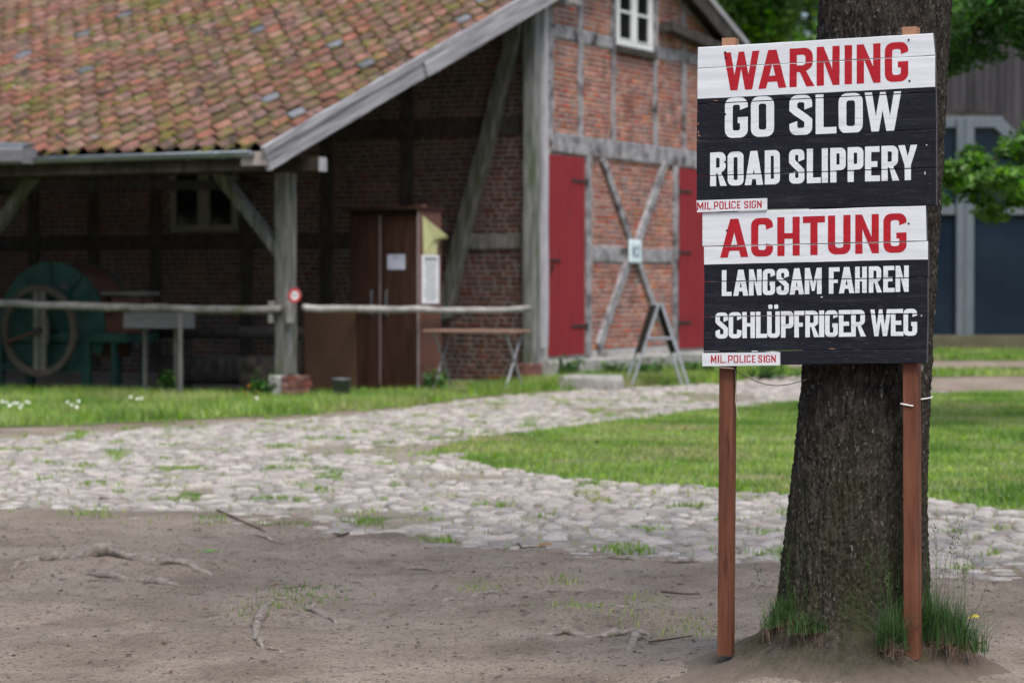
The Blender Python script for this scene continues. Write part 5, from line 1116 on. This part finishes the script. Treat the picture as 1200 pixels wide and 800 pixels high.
# plate with number on the gable
a = gv(737, 281.5, .10); b = gv(751, 308, .10)
cu, cz_ = (a[0] + b[0]) / 2, (gv(744, 295, .10))[1]; ns = bthing('number_plate', 'pale blue plate lettered W2 where the gable braces cross', 'sign', (.10, cu, cz_))
mb = MB(); mb.box((0, 0, 0), (.045, b[0] - a[0], .36), ch=.02); mb.build('plate', m_bluesign, ns)
def flat_text(s, W_, H_, stroke, mat, par, fn):
    x = -W_ / 2; n = len(s); w = W_ / n * .82
    for i, ch in enumerate(s):
        for loops in glyph(ch, w / H_, stroke):
            vs = []; flat = [p for l in loops for p in l]; tris = tessellate_polygon([[Vector((p[0], p[1], 0)) for p in l] for l in loops])
            for X, Y in flat: vs.append(fn(-W_ / 2 + i * W_ / n + X * H_, (Y - .5) * H_))
            o = obj('letter', mesh_np('letter', vs, [list(t) for t in tris], mat), par)
flat_text('W2', .30, .17, .18, M('blue_ink', [(.05, .09, .14)], bump=0), ns, lambda x, z: (.0240, x, z))
# cabinet
cab = bthing('cabinet', 'tall reddish brown two-door cabinet with notices on its side, behind the log rail', 'cabinet', (-.10 - .53, 3.28, 0))
CW, CD_, CH = 1.07, .62, 2.42
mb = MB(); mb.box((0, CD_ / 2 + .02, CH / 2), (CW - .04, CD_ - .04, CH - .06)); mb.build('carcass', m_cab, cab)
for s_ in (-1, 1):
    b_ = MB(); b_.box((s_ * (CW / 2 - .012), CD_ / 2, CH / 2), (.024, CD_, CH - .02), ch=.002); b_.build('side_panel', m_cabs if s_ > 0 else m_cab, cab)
b_ = MB(); b_.box((CW / 2 - .010, -.006, CH / 2), (.022, .006, CH - .03)); b_.build('edge_strip', m_cabe, cab)
for s_, x0_, x1_ in ((-1, -CW / 2 + .03, -.06), (1, -.045, CW / 2 - .026)):
    b_ = MB(); b_.box(((x0_ + x1_) / 2, -.010, CH / 2 - .02), (x1_ - x0_, .022, CH - .12), ch=.003); dr = b_.build('door', m_cab, cab)
    hx = -.17 if s_ < 0 else .06; b_ = MB(); b_.tube([(hx, -.03, CH - 1.42), (hx, -.055, CH - 1.40), (hx, -.055, CH - 1.10), (hx, -.03, CH - 1.08)], .014, 8); b_.build('handle', m_zincb, dr)
b_ = MB(); b_.box((-.052, -.018, CH / 2), (.012, .008, CH - .14)); b_.build('edge_strip', m_cabe, cab)
b_ = MB(); b_.box((-.02, CD_ / 2 - .03, CH + .012), (CW + .10, CD_ + .16, .03), ch=.004); b_.build('top_board', m_cab, cab)
b_ = MB(); b_.box((.42, .16, CH + .045), (.35, .08, .03), rz=-.5, ch=.004); b_.build('batten', m_cabs, cab)
def notice(name, c, d, mat, label, lines=0, face='front'):
    o = bthing(name, label, 'notice', (-.63, 3.28, 0)); b_ = MB(); b_.box(c, d); b_.build('sheet', mat, o); r_ = random.Random(5)
    if lines:
        mb = MB()
        for k in range(lines):
            if face == 'front': mb.box((c[0] + r_.uniform(-.01, .01), c[1] - d[1] / 2 - .001, c[2] + d[2] * (.30 - .6 * k / max(1, lines - 1))), (d[0] * .5, .001, .014))
            else: mb.box((c[0] + d[0] / 2 + .001, c[1] + r_.uniform(-.02, .02), c[2] + d[2] * (.43 - .86 * k / (lines - 1))), (.001, d[1] * r_.uniform(.5, .8), .008 if k else .03))
        mb.build('print', m_ink, o)
    return o
notice('notice', (.20, -.024, CH - .70), (.27, .003, .20), m_paperb, 'small pale sheet pinned to the right cabinet door', 1)
notice('notice', (CW / 2 + .003, .31, CH - .93), (.003, .48, .65), m_paper, 'long white notice on the side of the cabinet', 22, 'side')
yn = bthing('yellow_notice', 'yellow sheet with a curled corner at the top of the cabinet side', 'notice', (-.63, 3.28, 0))
x_ = CW / 2 + .004; vs = [(x_, .12, CH - .60), (x_, .48, CH - .60), (x_ + .01, .53, CH - .36), (x_ + .12, .56, CH - .34), (x_, .09, CH - .08), (x_ + .09, .66, CH - .38), (x_ + .02, .34, CH - .40)]
yo = obj('sheet', mesh_np('sheet', vs, [[0, 1, 2], [0, 2, 6], [0, 6, 4], [4, 6, 3], [6, 2, 5], [3, 6, 5]], m_papery), yn)
# brown board beside it
lb = bthing('brown_board', 'plain brown board leaning in the shed between corner post and cabinet', 'board', (-.22, 1.6, 0)); 
mb = MB(); mb.box((-.24, .0, .58), (.76, .022, 1.16), ch=.003, M=Matrix.Rotation(.03, 3, 'X')); mb.build('panel', m_brown, lb)
# bucket
c = ground_at(400, 471); bk = empty('bucket', (c.x, c.y, 0), 0, 'dark zinc bucket standing in the grass at the cabinet foot', 'bucket'); mb = MB(); n = 18
prof = [(.088, 0), (.112, .27), (.118, .27), (.118, .285), (.108, .285), (.084, .01)]; vs = [(r_ * math.cos(2 * math.pi * k / n), r_ * math.sin(2 * math.pi * k / n), z) for r_, z in prof for k in range(n)]
fs = [[i * n + k, i * n + (k + 1) % n, (i + 1) * n + (k + 1) % n, (i + 1) * n + k] for i in range(5) for k in range(n)] + [list(range(n)), list(range(5 * n, 6 * n))]
mb.add(vs, fs); mb.build('pail', m_zincb, bk, True); mb = MB(); mb.tube([(.117 * math.cos(a), -.02 - .05 * math.sin(a), .26 - .10 * math.sin(a)) for a in np.linspace(0, math.pi, 10)], .004, 5); mb.build('handle', m_iron, bk)
# folding table
tb = bthing('folding_table', 'narrow tan folding table with crossed metal legs in front of the barn corner', 'table', (1.49, 2.83, 0)); TLn, TDp, TZ = 1.28, .62, .81
mb = MB(); mb.box((-TLn / 2, TDp / 2, TZ), (TLn, TDp, .03), ch=.005); mb.build('tabletop', m_tan, tb)
for x in (-.10, -TLn + .12):
    for s_ in (0, 1):
        b_ = MB(); y0_, y1_ = (.04, TDp - .06) if s_ == 0 else (TDp - .04, .06); b_.tube([(x + .02 * s_, y0_, 0.0), (x + .02 * s_, y1_, TZ - .02)], .013, 7); b_.tube([(x + .02 * s_ - .1, y1_, TZ - .03), (x + .02 * s_ + .05, y1_, TZ - .03)], .010, 6); b_.build('leg', m_steel, tb)
# stone step
c = ground_at(690, 459); st = empty('stone_step', (.95, 33.05, 0), -.42, 'low grey stone step in the weeds below the first red door', 'step')
mb = MB(); mb.box((0, .28, .03), (.74, .56, .34), ch=.035); o = mb.build('block', m_stone, st); b_ = MB(); b_.box((.30, .16, .04), (.34, .34, .25), ch=.03); b_.build('block', m_stone, st)
# folding A-frame stand
tf = empty('folding_stand', (2.05, 34.2, 0), -.12, 'grey A-shaped folding stand beside the crossed braces of the gable', 'stand')
ap = 1.17; sp_ = .40
for s_ in (-1, 1):
    for y_, dx in ((0, 0), (.62, -.13)):
        b_ = MB(); b_.beam((s_ * sp_ + dx, y_, 0), (s_ * .015 + dx, y_, ap), .04, .035, (1, 0, 0), .001, 3, .006, 3); b_.build('leg', m_steel, tf)
    b_ = MB(); b_.add([(s_ * sp_ * .62 - .012, .03, ap * .40), (s_ * .05 - .012, .03, ap * .97), (s_ * .05 - .13 - .012, .60, ap * .97), (s_ * sp_ * .62 - .13 - .012, .60, ap * .40), (s_ * sp_ * .62 + .012, .03, ap * .40), (s_ * .05 + .012, .03, ap * .97), (s_ * .05 - .13 + .012, .60, ap * .97), (s_ * sp_ * .62 - .13 + .012, .60, ap * .40)], [[0, 1, 2, 3], [7, 6, 5, 4], [0, 4, 5, 1], [1, 5, 6, 2], [2, 6, 7, 3], [3, 7, 4, 0]]); b_.build('panel', m_timberd, tf)
b_ = MB(); b_.box((0, -.02, ap * .58), (.36, .02, .035), ch=.003); b_.build('crossbar', m_steel, tf)
# green winnowing machine with crank wheel
UM = .55
def m2(px, py, u): q_ = gu(px, py, u); return q_
w0 = bthing('winnowing_machine', 'old green winnowing machine with large crank wheel in the dark shed', 'machine', (m2(60, 400, UM)[0], UM, 0)); mv = m2(60, 400, UM)[0]
Rd = .86; cz2 = .86
def arcdrum(name, mat, y0_, y1_, r_, xc, a0_, a1_, th_=.0, n=22):
    mb = MB(); vs = []; fs = []
    for y_ in (y0_, y1_):
        for k in range(n + 1): a_ = math.radians(a0_ + (a1_ - a0_) * k / n); vs.append((xc + r_ * math.cos(a_), y_, cz2 + r_ * math.sin(a_)))
        vs.append((xc, y_, cz2))
    m_ = n + 2
    for k in range(n): fs += [[k, k + 1, m_ + k + 1, m_ + k], [k, n + 1, k + 1], [m_ + k, m_ + k + 1, m_ + n + 1]]
    fs += [[0, m_, m_ + n + 1, n + 1], [n, n + 1, m_ + n + 1, m_ + n]]
    mb.add(vs, fs); return mb.build(name, mat, w0)
arcdrum('drum_side', m_green, 0, .04, Rd, 0, -25, 190); arcdrum('drum_casing', m_rust, .045, .62, Rd - .015, 0, -28, 190); arcdrum('drum_side', m_green, .625, .66, Rd, 0, -25, 190)
for k in range(5):
    a_ = math.radians(20 + k * 35); b_ = MB(); b_.beam((.3 * math.cos(a_), -.012, cz2 + .3 * math.sin(a_)), ((Rd - .02) * math.cos(a_), -.012, cz2 + (Rd - .02) * math.sin(a_)), .05, .02, (0, 0, 1) if abs(math.cos(a_)) > .7 else (1, 0, 0), .002, 3, .004, k); b_.build('batten', m_green, w0)
def bar(c, d, mat, name, par=None, ch=.006, **k): b_ = MB(); b_.box(c, d, ch=ch, **k); return b_.build(name, mat, par or w0)
bar((.22, -.03, .73), (2.05, .07, .12), m_green, 'frame_rail'); bar((-.15, .02, .50), (1.35, .05, .34), m_green, 'side_panel'); bar((-.10, -.03, .33), (1.5, .06, .09), m_green, 'frame_rail')
bar((.22, .62, .73), (2.05, .06, .12), m_green, 'frame_rail'); bar((1.16, .3, .72), (.08, .66, .11), m_green, 'frame_rail')
for x, y_ in ((.60, -.03), (.60, .62), (-.82, -.03), (-.82, .62), (1.02, -.01), (1.02, .62)): bar((x, y_, .34), (.12 if x < 1 else .07, .07, .68), m_green, 'leg')
bar((1.02, .3, 1.30), (.72, .40, .05), m_pale, 'hopper_top'); bar((1.08, .3, 1.12), (.45, .3, .28), m_rust, 'hopper')
bar((.95, .25, .88), (.5, .45, .26), m_rust, 'chute', ch=.05)
wc = m2(47, 387, UM - .22); wx = wc[0] - mv; wzc = wc[1]
whl = MB(); n = 32; vs = []; fs = []
for k in range(n):
    a_ = 2 * math.pi * k / n
    for r_, y_ in ((.515, -.26), (.60, -.26), (.60, -.20), (.515, -.20)): vs.append((wx + r_ * math.cos(a_), y_, wzc + r_ * math.sin(a_)))
for k in range(n):
    j = (k + 1) % n
    for c in range(4): fs.append([k * 4 + c, k * 4 + (c + 1) % 4, j * 4 + (c + 1) % 4, j * 4 + c])
whl.add(vs, fs); wh = whl.build('crank_wheel', m_wheel, w0, False)
for dx in (-.055, .055): bar((wx + dx, -.225, wzc), (.09, .03, 1.06), m_pale, 'spoke', wh)
bar((wx, -.19, wzc), (.22, .03, .34), m_pale, 'spoke', wh); b_ = MB(); b_.tube([(wx, -.30, wzc), (wx, .0, wzc)], .05, 10); b_.build('hub', m_iron, wh); b_ = MB(); b_.tube([(wx - .02, -.30, wzc - .02), (wx - .46, -.34, wzc - .16)], .022, 7); b_.build('crank', m_rust, wh)
# plank bench next to it
q_ = m2(147, 375, .15); q2 = m2(226, 375, .15); bn_ = bthing('plank_trestle', 'grey plank on thin legs right of the green machine', 'trestle', (q_[0], .15, 0)); Lb = q2[0] - q_[0]
bar((Lb / 2, 0, q_[1]), (Lb, .10, .20), m_greyb, 'plank', bn_)
for x in (.20, Lb - .35): bar((x, .14, .44), (.05, .05, .88), m_pale, 'leg', bn_)
q_ = m2(211.5, 400, -.22); o = bthing('thin_stake', 'thin upright stake in front of the grey plank', 'stake', (q_[0], -.22, 0)); bar((0, 0, .53), (.05, .045, 1.06), m_timberu, 'shaft', o)
# logs and boards stored deeper in
for i, (v_, u_, z_, L_, r_, lbl) in enumerate(((-2.0, 1.5, .30, 1.9, .19, 'thick dark log lying in the shed behind the stake'), (-2.1, 1.75, .78, 2.2, .09, 'thin dark beam lying above the thick log in the shed'))):
    mb = MB(); P = [(-L_ / 2, 0, 0), (0, .02, .01), (L_ / 2, 0, 0)]; mb.tube(P, r_, 12, True, 0, 1, .05, i); o = mb.build('stored_log', m_timberd, None, True); o.location = B2W(v_, u_, z_); o.rotation_euler = (0, 0, -ANG); tag(o, lbl, 'log')
for v_ in (-2.9, -1.2): bar_ = MB(); bar_.box((0, 0, .34), (.12, .5, .68), ch=.01); o = bar_.build('wood_block', m_timberd); o.location = B2W(v_, 1.75); o.rotation_euler = (0, 0, -ANG); tag(o, 'dark block carrying the %s end of the thin beam in the shed' % ('left' if v_ < -2 else 'right'), 'wood block')
c = ground_at(297, 463); stp = MB(); rr = random.Random(8)
stp.tube([(.0, .3, .2), (.0, .0, .21), (.01, -.05, .21)], [.19, .20, .17], 13, True, 0, 1, .08, 3); stp.tube([(.10, .1, .12), (.16, -.08, .12)], [.13, .12], 10, True, 0, 1, .1, 4); stp.tube([(-.05, .1, .40), (-.04, -.09, .41)], [.11, .10], 10, True, 0, 1, .1, 5)
o = stp.build('tree_stump', m_wheel, None, True); o.location = (c.x, c.y, 0); tag(o, 'knotty stump in the shed left of the brick pier', 'stump')
# weeds
def weed(px, py, h, n, spread, label, seed, big=.05):
    c = ground_at(px, py); r = np.random.RandomState(seed); t = empty('weed', (c.x, c.y, 0), 0, label, 'weed', 'weeds along the foot of the barn')
    stems = MB(); cent = []; rad = []
    for k in range(max(4, n // 26)):
        a_ = r.rand() * 6.28; l = r.rand() * spread; top = (l * math.cos(a_) * 1.3, l * math.sin(a_) * .7, h * r.uniform(.5, 1)); stems.tube([(l * math.cos(a_) * .6, l * math.sin(a_) * .4, 0), top], .006, 4); 
        for j in (.35, .6, .85, 1): cent.append((top[0] * (.6 + .4 * j), top[1] * (.6 + .4 * j), top[2] * j)); rad.append(.09)
    stems.build('stems', m_weed, t); A, T = leaf_cloud(cent, rad, n, big, seed, .9); g_ = obj('leaves', mesh_np('leaves', A, T, m_weed), t)
weed(655, 447, .36, 420, .34, 'leafy weeds between the barn corner and the stone step', 61); weed(673, 440, .55, 260, .12, 'tallest weed, growing up against the first red door', 62); weed(725, 447, .26, 500, .45, 'low weeds right of the stone step', 63)
weed(770, 446, .24, 420, .40, 'low weeds under the folding stand', 64); weed(812, 444, .26, 380, .35, 'weeds right of the folding stand', 65); weed(842 + 55, 446, .22, 380, .5, 'weeds seen between sign post and tree trunk', 66)
weed(320, 466, .34, 260, .18, 'leafy weed with orange blossoms beside the brick pier', 67); weed(300, 470, .25, 220, .2, 'leafy weed left of the brick pier by the stump', 68); weed(510, 462, .30, 200, .3, 'thin weeds by the cabinet and table', 69); weed(640, 432, .2, 160, .15, 'small weeds right at the foot of the corner post', 70)
weed(195, 466, .3, 160, .12, 'thin weed in front of the thick log in the shed', 71, .04)
fl = MB()
for px, py in ((292, 452), (300, 458), (288, 461)):
    c = ground_at(px, 470); z = 1.4 + (335 - py) * c.y / F; fl = MB(); fl.tube([(c.x, c.y, z - .012), (c.x, c.y, z + .012)], [.02, .028], 7); tag(fl.build('blossom', M('orange_petal', [(.55, .22, .03)], bump=0)), 'small orange blossom near the brick pier', 'blossom', 'orange blossoms near the brick pier')
# daisies
dm = MB()
for k in range(9): a_ = k * 2 * math.pi / 9; dm.box((.020 * math.cos(a_), .020 * math.sin(a_), 0), (.022, .010, .003), rz=a_)
dm.tube([(0, 0, -.004), (0, 0, .006)], .009, 6, mi=1); dmesh = dm.mesh('daisy', [m_petal, m_yellow])
pts = [(3, 482), (8, 480), (13, 483), (17, 484), (21, 481), (26, 483), (31, 480), (34, 482), (79, 479), (84, 482), (92, 480), (90, 488), (153, 474), (161, 475), (166, 474), (301, 476), (24, 486), (11, 487)]
for px, py in pts:
    c = ground_at(px, py + 4); o = obj('daisy', dmesh, None, (c.x, c.y, .13 + R.uniform(-.02, .02)), (.9 + R.uniform(-.3, .3), R.uniform(-.3, .3), 0)); tag(o, 'white daisy in the grass along the open shed', 'daisy', 'white daisies in the grass along the open shed')
    s_ = .55; o.scale = (s_, s_, s_)
